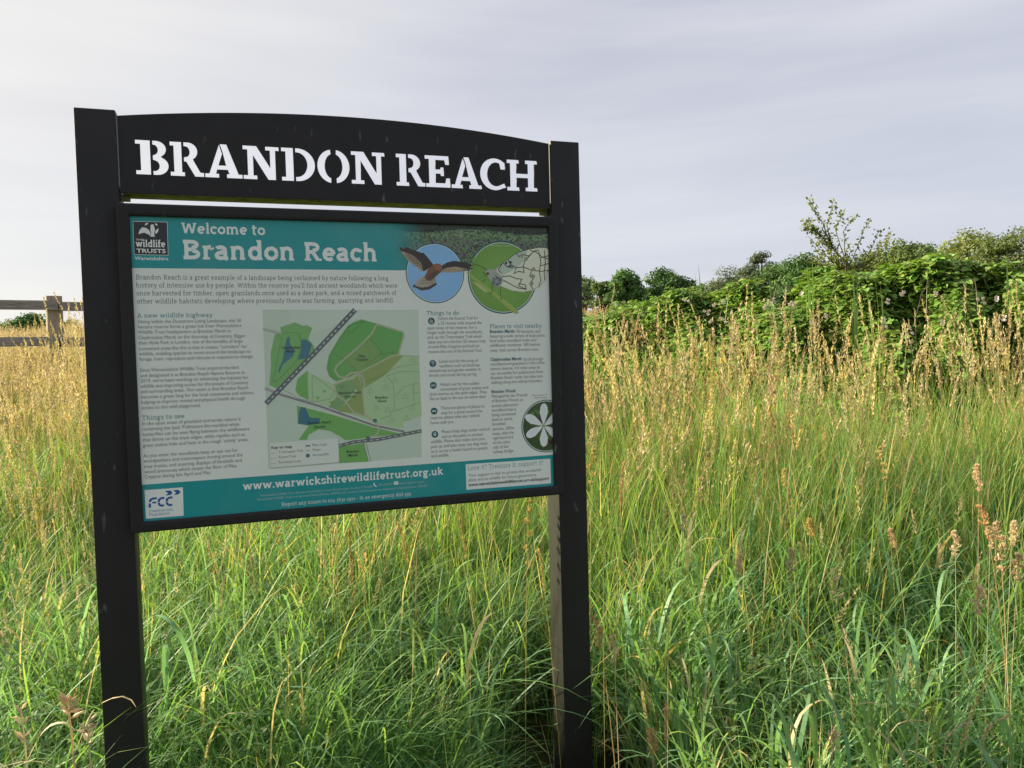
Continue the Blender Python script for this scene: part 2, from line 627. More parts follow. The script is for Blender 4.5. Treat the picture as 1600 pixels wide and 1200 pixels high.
# measured left / right pixel edge of each letter with the baseline y there
HL = [('B', 213, 264, 273), ('R', 267, 319, 275), ('A', 321, 379, 277.5), ('N', 381, 437, 280), ('D', 441, 493, 284),
      ('O', 497, 547, 287), ('N', 550, 602, 289), ('R', 620, 666, 291.5), ('E', 665, 704, 294), ('A', 706, 753, 295.5), ('C', 751, 791, 298), ('H', 793, 840, 298.5)]
bz0 = hl(240, 273)[1]
bz1 = hl(820, 298.5)[1]
cap0 = hl(217, 218)[1] - bz0
cap1 = hl(835, 251)[1] - bz1
cvd = bpy.data.curves.new('header_plate', 'CURVE')
cvd.dimensions = '2D'
cvd.fill_mode = 'BOTH'
cvd.extrude = 0.0022


def cspl(pts):
    s = cvd.splines.new('POLY')
    s.points.add(len(pts) - 1)
    for p, (a, b) in zip(s.points, pts):
        p.co = (a, b, 0, 1)
    s.use_cyclic_u = True


cspl(outline)
for ch, xa, xb, yb in HL:
    sa, sb = hl(xa, yb)[0], hl(xb, yb)[0]
    t = (sa - hl(213, 273)[0]) / (hl(840, 298.5)[0] - hl(213, 273)[0])
    bz = bz0 + (bz1 - bz0) * t
    cap = cap0 + (cap1 - cap0) * t
    adv, pcs = STENCIL[ch]
    wmax = max(p[0] for pc in pcs for p in pc)
    for pc in pcs:
        pts = []
        for a, b in pc:
            q = (sa + (sb - sa) * a / wmax, bz + cap * b)
            if not pts or (abs(q[0] - pts[-1][0]) + abs(q[1] - pts[-1][1])) > 1e-4:
                pts.append(q)
        cspl(pts)
tmp = bpy.data.objects.new('tmp', cvd)
COL.objects.link(tmp)
bpy.context.view_layer.update()
me = bpy.data.meshes.new_from_object(tmp)
bpy.data.objects.remove(tmp)
me.transform(Matrix.Rotation(R(90), 4, 'X'))
me.transform(Matrix.Translation((0, HD + 0.0022, zb)))
me.materials.clear()
me.materials.append(M_FRAME)
me.name = 'header_plate'
o = link('header_plate', me, sign)
tag(o, 'arched header plate with BRANDON REACH cut through it in stencil letters')
o = bm_obj('header_rail', rbox(HX0 + 0.004, HX1 - 0.004, HD + 0.0046, HD + 0.078, hb - 0.002 + zb, hb + 0.022 + zb, 0.002), M_MOSS, sign)
tag(o, 'algae-covered rail under the header')
# small fixing lugs at both ends of the gap
for xx in (LI + 0.001, RI - 0.021):
    bm_obj('fixing_lug', rbox(xx, xx + 0.020, HD + 0.03, HD + 0.05, hb - 0.016 + zb, hb + 0.0 + zb, 0.002), M_MOSS, sign)

# ------------------------------------------------------------------ print
PY = 0.0110   # depth of the printed surface


def pp(px, py):
    return loc(px, py, PY)


INK = {
    'paper': (0.80, 0.85, 0.78), 'teal': (0.006, 0.31, 0.32), 'dteal': (0.006, 0.115, 0.13), 'text': (0.085, 0.095, 0.09),
    'head': (0.03, 0.19, 0.20), 'white': (0.82, 0.87, 0.82), 'black': (0.022, 0.024, 0.026), 'blue': (0.02, 0.10, 0.36),
}
LZ = 0.00006


class Print(MB):
    def poly(s, pts, col, lv=1, px=True, sub=0.0):
        y = PY - lv * LZ - sub
        P = [pp(*p) if px else p for p in pts]
        P = [(min(max(a, PL), PR), b) for a, b in P]
        s.face([(a, y, b + zb) for a, b in P], col if not isinstance(col, str) else INK[col])

    def fan(s, pts, col, lv=1, centre=None, ccol=None):
        """star-shaped outline as a triangle fan (panel coords)"""
        y = PY - lv * LZ
        col = INK[col] if isinstance(col, str) else col
        if centre is None:
            centre = (sum(p[0] for p in pts) / len(pts), sum(p[1] for p in pts) / len(pts))
        n = len(pts)
        C = np.array([ccol or col] + [col] * n)
        s.add([(centre[0], y, centre[1] + zb)] + [(min(a, PR), y, b + zb) for a, b in pts],
              [(0, 1 + i, 1 + (i + 1) % n) for i in range(n)], C)

    def disc(s, px, py, r, col, lv=1, n=48, a0=0, ccol=None):
        c = pp(px, py)
        s.fan([(c[0] + r * math.cos(2 * math.pi * k / n), c[1] + r * math.sin(2 * math.pi * k / n)) for k in range(n)], col, lv, c, ccol)

    def line(s, pts, w, col, lv=1, px=True, dash=None, sub=0.0):
        """ribbon of width w (m); dash=(on, off) in m"""
        col = INK[col] if isinstance(col, str) else col
        P = [Vector(pp(*p)) if px else Vector(p) for p in pts]
        y = PY - lv * LZ - sub
        if dash:
            on, off = dash
            segs, cur, pos, isn = [], [], 0.0, True
            L = 0
            out, acc = [], 0.0
            for i in range(len(P) - 1):
                a, b = P[i], P[i + 1]
                d = (b - a).length
                if d < 1e-9: continue
                t = -((acc) % (on + off))
                while t < d:
                    q0, q1 = max(t, 0), min(t + on, d)
                    if q1 > q0:
                        s.line([tuple(a + (b - a) * q0 / d), tuple(a + (b - a) * q1 / d)], w, col, lv, False)
                    t += on + off
                acc += d
            return
        n = len(P)
        Lf, Rt = [], []
        for i in range(n):
            a = (P[i] - P[i - 1]).normalized() if i > 0 else None
            b = (P[i + 1] - P[i]).normalized() if i < n - 1 else None
            t = (a or b) if not (a and b) else (a + b)
            if t.length < 1e-6: t = b
            t = t.normalized()
            nn = Vector((-t.y, t.x))
            k = 1.0
            if a and b:
                k = 1 / max(0.5, nn.dot(Vector((-b.y, b.x))))
            Lf.append(P[i] + nn * w / 2 * k)
            Rt.append(P[i] - nn * w / 2 * k)
        V = [(min(p.x, PR), y, p.y + zb) for p in Lf] + [(min(p.x, PR), y, p.y + zb) for p in Rt]
        s.add(V, [(i, i + 1, n + i + 1, n + i) for i in range(n - 1)], col)


# ---- stroke slab-serif alphabet: x-height .5, cap height .7
def slab(ch, w):
    h = w / 2
    t = w * 0.62
    L = lambda *p: ('L', list(p))
    A = lambda cx, cy_, rx, ry, a0, a1: ('L', arc(cx, cy_, rx, ry, a0, a1, 9))
    S = lambda x0, x1, y: ('S', x0, x1, y + t / 2)     # foot serif
    T = lambda x0, x1, y: ('S', x0, x1, y - t / 2)     # top serif
    q = 0.25 - h * 0.75
    X = .5
    if ch == 'a': return .50, [A(.21, .36, .145, .14 - h * .7, 150, 0), L((.355, .36), (.355, .10), (.39, h * .7), (.45, h * .7)), A(.205, .15, .13, .15 - h * .75, 60, 300), L((.21, .28), (.355, .28)), L((.27, .03), (.355, .10))]
    if ch == 'b': return .56, [L((.13, .02), (.13, .74)), A(.27, .25, .17, q, 0, 360), T(.04, .13, .74)]
    if ch == 'c': return .46, [A(.25, .25, .17, q, 48, 315), L((.37, .34), (.37, .46))]
    if ch == 'd': return .57, [L((.43, 0), (.43, .74)), A(.27, .25, .17, q, 0, 360), T(.34, .43, .74), S(.43, .52, 0)]
    if ch == 'e': return .50, [A(.25, .25, .175, q, 0, 312), L((.09, .255), (.425, .255))]
    if ch == 'f': return .36, [L((.15, 0), (.15, .6)), A(.265, .60, .115, .14 - h * .6, 180, 70), L((.04, .5 - t / 2), (.32, .5 - t / 2)), S(.04, .29, 0)]
    if ch == 'g': return .52, [A(.22, .32, .14, .18 - h * .8, 0, 360), L((.33, .42), (.48, .47)), L((.13, .17), (.11, .09), (.18, .055), (.33, .05)), A(.23, -.075, .16, .125 - h * .5, 0, 360) if True else None]
    if ch == 'h': return .58, [L((.13, 0), (.13, .74)), A(.28, .32, .14, .18 - h * .7, 180, 0), L((.42, .32), (.42, 0)), T(.04, .13, .74), S(.04, .23, 0), S(.34, .52, 0)]
    if ch == 'i': return .28, [L((.14, 0), (.14, .5)), T(.05, .14, .5), S(.04, .25, 0), L((.14, .60), (.14, .60 + w * 1.1))]
    if ch == 'j': return .26, [L((.14, .5), (.14, -.1)), A(.06, -.1, .08, .09, 0, -90), T(.05, .14, .5), L((.14, .60), (.14, .60 + w * 1.1))]
    if ch == 'k': return .56, [L((.13, 0), (.13, .74)), L((.15, .22), (.38, .48)), L((.24, .30), (.44, .02)), T(.04, .13, .74), S(.04, .23, 0), S(.36, .54, 0), T(.29, .47, .5)]
    if ch == 'l': return .28, [L((.14, 0), (.14, .74)), T(.05, .14, .74), S(.04, .25, 0)]
    if ch == 'm': return .86, [L((.13, 0), (.13, .5)), A(.265, .33, .13, .17 - h * .7, 180, 0), L((.395, .33), (.395, 0)), A(.545, .33, .14, .17 - h * .7, 180, 0), L((.69, .33), (.69, 0)), T(.04, .13, .5), S(.04, .23, 0), S(.31, .49, 0), S(.61, .79, 0)]
    if ch == 'n': return .58, [L((.13, 0), (.13, .5)), A(.28, .32, .14, .18 - h * .7, 180, 0), L((.42, .32), (.42, 0)), T(.04, .13, .5), S(.04, .23, 0), S(.34, .52, 0)]
    if ch == 'o': return .52, [A(.26, .25, .185, q, 0, 360)]
    if ch == 'p': return .57, [L((.13, -.2), (.13, .5)), A(.28, .25, .17, q, 0, 360), T(.04, .13, .5), S(.04, .24, -.2)]
    if ch == 'q': return .57, [L((.43, -.2), (.43, .5)), A(.27, .25, .17, q, 0, 360), S(.34, .54, -.2)]
    if ch == 'r': return .42, [L((.14, 0), (.14, .5)), A(.28, .30, .14, .20 - h * .7, 180, 75), L((.34, .42), (.37, .36)), T(.04, .14, .5), S(.04, .27, 0)]
    if ch == 's': return .43, [A(.215, .365, .13, .135 - h * .7, 35, 250), A(.215, .14, .135, .14 - h * .7, 70, -150), L((.345, .37), (.345, .45)), L((.08, .05), (.08, .13))]
    if ch == 't': return .37, [L((.14, .64), (.14, .12)), A(.23, .12, .09, .12 - h * .7, 180, 300), L((.03, .5 - t / 2), (.32, .5 - t / 2))]
    if ch == 'u': return .58, [L((.13, .5), (.13, .18)), A(.27, .18, .14, .18 - h * .7, 180, 360), L((.43, .5), (.43, 0)), T(.04, .13, .5), T(.34, .43, .5), S(.43, .53, 0)]
    if ch == 'v': return .52, [L((.10, .49), (.255, .02)), L((.265, .02), (.42, .49)), T(.02, .19, .5), T(.33, .50, .5)]
    if ch == 'w': return .78, [L((.10, .49), (.22, .02)), L((.23, .02), (.37, .47)), L((.39, .47), (.52, .02)), L((.53, .02), (.67, .49)), T(.02, .19, .5), T(.58, .76, .5)]
    if ch == 'x': return .52, [L((.10, .49), (.42, .01)), L((.42, .49), (.10, .01)), T(.03, .19, .5), T(.33, .49, .5), S(.02, .19, 0), S(.34, .50, 0)]
    if ch == 'y': return .52, [L((.10, .49), (.265, .02)), L((.42, .49), (.24, -.08), (.17, -.16), (.07, -.17)), T(.02, .19, .5), T(.33, .50, .5)]
    if ch == 'z': return .46, [L((.05, .5 - h), (.38, .5 - h), (.07, h), (.41, h))]
    if ch == 'A': return .70, [L((.12, .02), (.33, .69)), L((.35, .69), (.58, .02)), L((.20, .24), (.49, .24)), S(.02, .24, 0), S(.46, .68, 0)]
    if ch == 'B': return .64, [L((.16, 0), (.16, .7)), L((.06, .7 - h), (.34, .7 - h)), A(.34, .53, .16, .17 - h, 90, -90), L((.16, .36), (.34, .36)), A(.35, .19, .19, .19 - h, 90, -90), L((.06, h), (.35, h))]
    if ch == 'C': return .64, [A(.35, .35, .26, .34 - h, 45, 315), L((.54, .52), (.54, .66))]
    if ch == 'D': return .70, [L((.16, 0), (.16, .7)), L((.06, .7 - h), (.30, .7 - h)), A(.30, .35, .30, .35 - h, 90, -90), L((.06, h), (.30, h))]
    if ch == 'F': return .58, [L((.16, 0), (.16, .7)), L((.06, .7 - h), (.52, .7 - h), (.52, .55)), L((.16, .37), (.40, .37)), S(.06, .28, 0)]
    if ch == 'I': return .34, [L((.17, 0), (.17, .7)), T(.05, .29, .7), S(.05, .29, 0)]
    if ch == 'L': return .56, [L((.16, 0), (.16, .7)), T(.05, .28, .7), L((.05, h), (.50, h), (.50, .17))]
    if ch == 'M': return .86, [L((.15, 0), (.15, .7)), L((.17, .68), (.42, .12)), L((.44, .12), (.69, .68)), L((.71, .7), (.71, 0)), T(.05, .15, .7), T(.71, .81, .7), S(.05, .25, 0), S(.61, .81, 0)]
    if ch == 'P': return .60, [L((.16, 0), (.16, .7)), L((.06, .7 - h), (.34, .7 - h)), A(.34, .50, .19, .20 - h, 90, -90), L((.16, .31), (.34, .31)), S(.05, .28, 0)]
    if ch == 'R': return .67, [L((.16, 0), (.16, .7)), L((.06, .7 - h), (.34, .7 - h)), A(.34, .51, .18, .19 - h, 90, -90), L((.16, .33), (.34, .33)), L((.34, .33), (.52, .03)), S(.05, .28, 0), S(.50, .65, 0)]
    if ch == 'T': return .62, [L((.31, 0), (.31, .7)), L((.06, .54), (.06, .7 - h), (.56, .7 - h), (.56, .54)), S(.20, .42, 0)]
    if ch == 'V': return .68, [L((.12, .68), (.33, .02)), L((.35, .02), (.56, .68)), T(.02, .24, .7), T(.45, .67, .7)]
    if ch == 'W': return .98, [L((.12, .68), (.27, .02)), L((.29, .02), (.47, .64)), L((.50, .64), (.67, .02)), L((.69, .02), (.85, .68)), T(.02, .24, .7), T(.74, .96, .7)]
    if ch == 'Y': return .64, [L((.12, .68), (.32, .34)), L((.52, .68), (.32, .34)), L((.32, .34), (.32, 0)), T(.02, .22, .7), T(.42, .62, .7), S(.21, .43, 0)]
    if ch in '0': return .48, [A(.24, .25, .16, q, 0, 360)]
    if ch == '1': return .36, [L((.19, 0), (.19, .5)), S(.08, .30, 0), L((.08, .42), (.19, .5))]
    if ch == '2': return .46, [A(.22, .36, .13, .12, 160, -30), L((.32, .30), (.08, h), (.40, h))]
    if ch == '3': return .46, [A(.21, .36, .13, .12, 150, -80), A(.21, .02, .16, .20, 85, -130)]
    if ch == '4': return .48, [L((.40, .12), (.07, .12), (.30, .48), (.30, -.16))]
    if ch == '5': return .46, [L((.36, .5), (.14, .5), (.12, .26)), A(.20, .08, .16, .18, 110, -120)]
    if ch == '6': return .48, [A(.24, .22, .15, .20, 0, 360), L((.10, .28), (.20, .58), (.34, .68))]
    if ch == '7': return .44, [L((.06, .5 - h), (.38, .5 - h), (.16, -.18))]
    if ch == '8': return .48, [A(.24, .52, .12, .14, 0, 360), A(.24, .20, .15, .18, 0, 360)]
    if ch == '9': return .48, [A(.24, .28, .15, .18, 0, 360), L((.38, .22), (.30, -.08), (.12, -.16))]
    if ch == '.': return .22, [L((.11, 0), (.11, w * 1.1))]
    if ch == ',': return .22, [L((.12, w), (.08, -.10))]
    if ch == "'": return .18, [L((.10, .74), (.08, .58))]
    if ch == '-': return .34, [L((.05, .24), (.28, .24))]
    if ch == '/': return .36, [L((.04, -.1), (.32, .74))]
    if ch == '!': return .24, [L((.12, .74), (.12, .22)), L((.12, 0), (.12, w * 1.1))]
    if ch == '?': return .42, [A(.19, .56, .12, .15, 160, -60), L((.20, .38), (.19, .22)), L((.19, 0), (.19, w * 1.1))]
    return .26, []


def slab_text(pr, text, x0, y0, x1, size_px, w, col, lv=3):
    """text from pixel (x0,y0) baseline to pixel x1; size_px = cap height in photo px"""
    s0, z0 = pp(x0, y0)
    # end at same z: find by intersecting
    zz = pp(x0, y0 - size_px)[1] - z0
    k = zz / 0.70
    s1 = s0
    lo, hi = s0, PR + 0.2
    # pixel x of the plane point (s, z0)
    py = y0
    for _ in range(6):
        s1, zq = pp(x1, py)
        py += (zq - z0) / max(1e-6, (pp(x1, py)[1] - pp(x1, py + 1)[1]))
    nat = sum(slab(c, w)[0] for c in text)
    kx = (s1 - s0) / nat
    cx = s0
    col = INK[col] if isinstance(col, str) else col
    for ch in text:
        adv, st = slab(ch, w)
        for j, q in enumerate(st):
            sub = j * 0.000012
            if q[0] == 'L':
                pts = [(cx + a * kx, z0 + b * k) for a, b in q[1]]
                pr.line(pts, w * (k + kx) / 2, col, lv, False, sub=sub)
            else:
                pr.line([(cx + q[1] * kx, z0 + q[3] * k), (cx + q[2] * kx, z0 + q[3] * k)], w * 0.62 * k, col, lv, False, sub=sub)
        cx += adv * kx


_txt_cache = bpy.data.curves.new('txt', 'FONT')
_txt_obj = bpy.data.objects.new('txt', _txt_cache)
COL.objects.link(_txt_obj)


def sans_text(pr, text, x0, y0, x1, size_px, col, lv=3, bold=0.0, z_at=None):
    cu = _txt_cache
    cu.body = text
    cu.resolution_u = 2
    cu.offset = bold
    cu.size = 1.0
    bpy.context.view_layer.update()
    me = bpy.data.meshes.new_from_object(_txt_obj)
    n = len(me.vertices)
    co = np.zeros(n * 3, dtype=np.float32)
    me.vertices.foreach_get('co', co)
    co = co.reshape(-1, 3)
    faces = [tuple(p.vertices) for p in me.polygons]
    bpy.data.meshes.remove(me)
    s0, z0 = pp(x0, y0)
    py = y0
    for _ in range(6):
        s1, zq = pp(x1, py)
        py += (zq - z0) / max(1e-6, (pp(x1, py)[1] - pp(x1, py + 1)[1]))
    k = (pp(x0, y0 - size_px)[1] - z0) / 0.70
    mx = co[:, 0].max()
    kx = (s1 - s0) / mx
    y = PY - lv * LZ
    Vv = np.stack([s0 + co[:, 0] * kx, np.full(n, y), z0 + co[:, 1] * k + zb], 1)
    pr.add(Vv, faces, INK[col] if isinstance(col, str) else col)


paper = Print()
paper.face([(a, PY, b + zb) for a, b in ((PL - .003, PB - .003), (PR + .003, PB - .003), (PR + .003, PT + .003), (PL - .003, PT + .003))], INK['paper'])
panel = paper.build('info_panel', M_INK, sign)
tag(panel, 'printed information panel with teal bands, map, text and wildlife pictures')
L_ = lambda px, py: pp(px, py)
zb1 = (pp(206.4, 418.9)[1] + pp(631, 422.3)[1]) / 2       # underside of title band
zb2 = (pp(221, 757.5)[1] + pp(865.3, 710.4)[1]) / 2       # top of the footer band

# title band and the meadow photograph at its right
ban = Print()
sm = pp(606, 390)[0]
ban.poly([(PL, zb1), (sm, zb1), (sm, PT), (PL, PT)], 'teal', 1, False)
nx, nz_ = 110, 34
pr_rng = np.random.default_rng(3)
g0 = np.zeros((nz_, nx, 3))
for j in range(nz_):
    v = j / (nz_ - 1)     # 0 top
    for i in range(nx):
        u = i / (nx - 1)
        gcol = np.array([.13, .22, .11]) * (0.55 + 0.8 * pr_rng.random())
        if v < 0.12 + 0.05 * math.sin(u * 9):
            gcol = np.array([.03, .045, .025]) * (0.6 + pr_rng.random())
        elif v < .3:
            gcol = gcol * np.array([1.3, 1.25, 1.2])
        elif pr_rng.random() < 0.32 * math.exp(-((v - .5) / .28) ** 2):
            gcol = np.array([.22, .16, .21]) * (0.6 + 0.6 * pr_rng.random())
        if pr_rng.random() < 0.2: gcol = gcol * 0.35
        f = min(1, max(0, (u - 0.02) / 0.2 + 0.12 * (pr_rng.random() - .5)))
        if v > 0.75 and u < 0.35: f *= 0.5
        g0[j, i] = np.array(INK['teal']) * (1 - f) + gcol * f
for j in range(nz_):
    za, zb_ = PT + (zb1 - PT) * j / nz_, PT + (zb1 - PT) * (j + 1) / nz_
    for i in range(nx):
        xa, xb = sm + (PR - sm) * i / nx, sm + (PR - sm) * (i + 1) / nx
        ban.poly([(xa, zb_), (xb, zb_), (xb, za), (xa, za)], tuple(g0[j, i]), 1, False)
slab_text(ban, 'Welcome to', 283, 364.5, 415, 16.8, .125, 'white')
slab_text(ban, 'Brandon Reach', 284, 405, 591, 30.5, .135, 'white')
o = ban.build('title_banner', M_INK, panel)
tag(o, 'teal title band reading Welcome to Brandon Reach, meadow photograph at its right')

# logo
lg = Print()
Z3 = lambda x, y: (170 + x * .15833, 310 + y * .15833)
lg.poly([Z3(237, 225), Z3(578, 232), Z3(588, 563), Z3(248, 556)], 'white', 2)
lg.poly([Z3(241, 229), Z3(574, 236), Z3(584, 559), Z3(252, 552)], 'black', 3)
lg.poly([Z3(292, 355), Z3(305, 310), Z3(330, 285), Z3(365, 290), Z3(395, 310), Z3(412, 345), Z3(410, 368), Z3(385, 352), Z3(350, 338), Z3(315, 345)], 'white', 4)
lg.poly([Z3(413, 260), Z3(440, 255), Z3(455, 300), Z3(448, 350), Z3(455, 378), Z3(410, 378), Z3(418, 350), Z3(410, 310)], 'white', 5)
lg.poly([Z3(458, 320), Z3(492, 292), Z3(488, 325), Z3(470, 350), Z3(458, 345)], 'white', 4)
lg.line([Z3(360, 265), Z3(370, 250), Z3(388, 248)], .0035, 'white', 4)
lg.line([Z3(455, 252), Z3(470, 256), Z3(478, 268)], .0035, 'white', 4)
sans_text(lg, 'THE', *Z3(266, 415), Z3(342, 0)[0], 2.6, 'white', 4, .01)
slab_text(lg, 'wildlife', *Z3(266, 478), Z3(560, 0)[0], 11.0, .13, 'white', 4)
sans_text(lg, 'TRUSTS', *Z3(274, 535), Z3(563, 0)[0], 6.2, 'white', 4, .025)
sans_text(lg, 'Warwickshire', *Z3(256, 607), Z3(588, 0)[0], 5.4, 'white', 3, .015)
o = lg.build('wildlife_trust_logo', M_INK, panel)
o.name = 'badger_logo'
tag(o, 'black square badger logo reading THE wildlife TRUSTS Warwickshire')

# body text
tx = Print()
IN = [('Brandon Reach is a great example of a landscape being reclaimed by nature following a long', 212, 436.6, 607.5),
      ("history of intensive use by people. Within the reserve you'll find ancient woodlands which were", 212.4, 449.2, 621),
      ('once harvested for timber, open grasslands once used as a deer park, and a mixed patchwork of', 213, 461.7, 619.5),
      ('other wildlife habitats developing where previously there was farming, quarrying and landfill.', 214, 474.4, 616)]
for t, x0, y0, x1 in IN:
    slab_text(tx, t, x0, y0, x1, 7.6, .07, 'text')
for t, x0, y0, x1, s in [('A new wildlife highway', 214, 496.5, 332.5, 6.8), ('Things to see', 221.5, 656.6, 288.5, 7.2), ('Things to do', 666.5, 492.4, 717.5, 6.6),
                         ('Places to visit nearby', 765, 513.2, 846.5, 6.6)]:
    slab_text(tx, t, x0, y0, x1, s, .085, 'head')
P1 = ['Sitting within the Dunsmore Living Landscape, this 50', 'hectare reserve forms a green link from Warwickshire', 'Wildlife Trust headquarters at Brandon Marsh to',
      'Claybrookes Marsh on the doorstep of Coventry. Bigger', 'than Hyde Park in London, one of the benefits of large', 'connected areas like this is that it creates "corridors" for',
      'wildlife, enabling species to move around the landscape to', 'forage, hunt, reproduce and relocate in response to change.']
Y1 = [505.2, 513.4, 521.7, 530.2, 538.4, 547.4, 555.6, 563.9]
E1 = [377, 377.4, 360.9, 383.6, 379, 385.9, 391.8, 395.9]
P2 = ['Since Warwickshire Wildlife Trust acquired the land', 'and designated it as Brandon Reach Nature Reserve in', "2019, we've been working on enhancing the habitats for",
      'wildlife and improving access for the people of Coventry', 'and surrounding areas. Our vision is that Brandon Reach', 'becomes a green lung for the local community and visitors,',
      'helping to improve mental and physical health through', 'access to this wild playground.']
Y2 = [581, 589.6, 597.8, 606.2, 614.5, 623, 631.3, 639.8]
E2 = [372.6, 382.2, 388, 388, 388, 396.6, 382.9, 313.4]
P3 = ['In the open areas of grassland and scrub, nature is', 'reclaiming the land. Pollinators like marbled white', 'butterflies can be seen flying between the wildflowers',
      'that thrive on the track edges, while reptiles such as', "grass snakes hide and hunt in the rough 'untidy' areas."]
Y3 = [664.7, 673.2, 681.6, 690.1, 698.7]
E3 = [376, 373.9, 389.5, 382.6, 388.4]
P4 = ['As you enter the woodlands keep an eye out for', 'woodpeckers and treecreepers moving around the', 'tree trunks, and stunning displays of bluebells and',
      'wood anemones which carpet the floor of Piles', 'Coppice during late April and May.']
Y4 = [714.9, 723.1, 731.7, 740, 747.9]
E4 = [371.6, 379, 377.7, 369.8, 330]
for ts, ys, es, xs in ((P1, Y1, E1, (214.8, 218)), (P2, Y2, E2, (218.6, 221)), (P3, Y3, E3, (222, 223.4)), (P4, Y4, E4, (224, 225.8))):
    for i, (t, y_, e) in enumerate(zip(ts, ys, es)):
        sans_text(tx, t, xs[0] + (xs[1] - xs[0]) * i / max(1, len(ts) - 1), y_, e, 5.6, 'text')
C2 = [('Follow the Kestrel Trail for', 684.2, 499.8, 747), ('a 25 minute walk around the', 684.2, 507.3, 752.8), ('open areas of the reserve. For a', 667.5, 514.9, 744.9),
      ('longer walk through the woodlands,', 667.7, 522, 753.5), ('pick up the Treecreeper Trail which', 668, 529.3, 752.8), ('takes you on a further 25 minute loop', 668.7, 536.8, 758.8),
      ('around Piles Coppice and back to', 668.8, 544.3, 748.8), ('resume the rest of the Kestrel Trail.', 669, 551.9, 753.2),
      ('Listen out for the song of', 686.2, 567, 747), ('warblers such as blackcap,', 686.6, 574.2, 750.2), ('whitethroat and garden warbler in', 670, 581.8, 751), ('shrubs and scrub during spring.', 670.2, 589, 744.9),
      ('Watch out for the sudden', 687.7, 603.3, 748.9), ('movement of grass snakes and', 687.9, 610.5, 762.8), ('slow worms on the path edges. They', 671.3, 618.3, 760.7), ('like to bask in the sun on warm days.', 671.4, 625.5, 759.5),
      ('There are plenty of places to', 689, 640, 756.7), ('stop for a picnic around the', 689, 647.4, 753.5), ('reserve; please take any rubbish', 672.3, 655.3, 749.6), ('home with you.', 672.4, 663.2, 709.7),
      ('Please keep dogs under control', 690, 676.9, 765), ('and on the paths to protect', 690.2, 684.5, 754.7), ('wildlife. Please also make sure you', 673.3, 692.7, 757), ('pick up and take away any dog mess', 673.4, 700.3, 761.4),
      ('as it can be a health hazard to people', 673.6, 707.8, 761.8), ('and wildlife.', 673.8, 715, 701.8),
      ('90 hectares and', 807, 520.3, 843.8), ('featuring a wide variety of large pools,', 765.4, 527.7, 852), ('bird hides, woodland walks and', 765.5, 534.9, 837.9), ('wildflower meadows. 300 metres', 765.7, 542, 844),
      ('away, back across Brandon Lane.', 765.9, 549.7, 841.9), ('Stroll through', 817.9, 563.7, 848), ('woodland and grassland in this urban', 766.3, 571.3, 850.8), ('nature reserve. 4.5 miles away by', 766.5, 578.5, 844),
      ('car, accessible for pedestrians from', 766.7, 585.7, 848), ('Brandon Reach north, but take care', 767, 592.8, 848), ('walking along the railway boundary', 767.2, 600, 847),
      ('Managed by the Friends', 768, 621.6, 824), ('of Brandon Wood, an', 768.1, 628.8, 817.2), ('ancient plantation', 768.3, 636.3, 808.8), ('woodland that is', 768.4, 643.4, 806.4), ('being converted', 768.6, 650.6, 805.7),
      ('back to native', 769, 657.9, 800.6), ('broadleaf', 769.1, 665, 790), ('species. 200m', 769.3, 672.6, 803), ('away, take the', 769.5, 679.8, 803), ('right-hand fork', 769.7, 687, 802.4), ('on the other', 770, 694.1, 797.6),
      ('side of the', 770.1, 701.3, 794), ('railway bridge.', 770.2, 708.5, 803)]
for t, x0, y0, x1 in C2:
    sans_text(tx, t, x0, y0, x1, 4.9, 'text')
for t, x0, y0, x1 in (('Brandon Marsh:', 765, 520.4, 805), ('Claybrookes Marsh:', 766.2, 564.1, 816), ('Brandon Wood:', 767.9, 614.4, 805.7)):
    sans_text(tx, t, x0, y0, x1, 5.0, 'dteal', 3, .03)
sans_text(tx, 'Wood anemone \u00a9', 831.4, 619, 854.8, 2.6, 'text')
sans_text(tx, 'Shirley Freeman', 834.3, 623, 854.8, 2.6, 'text')
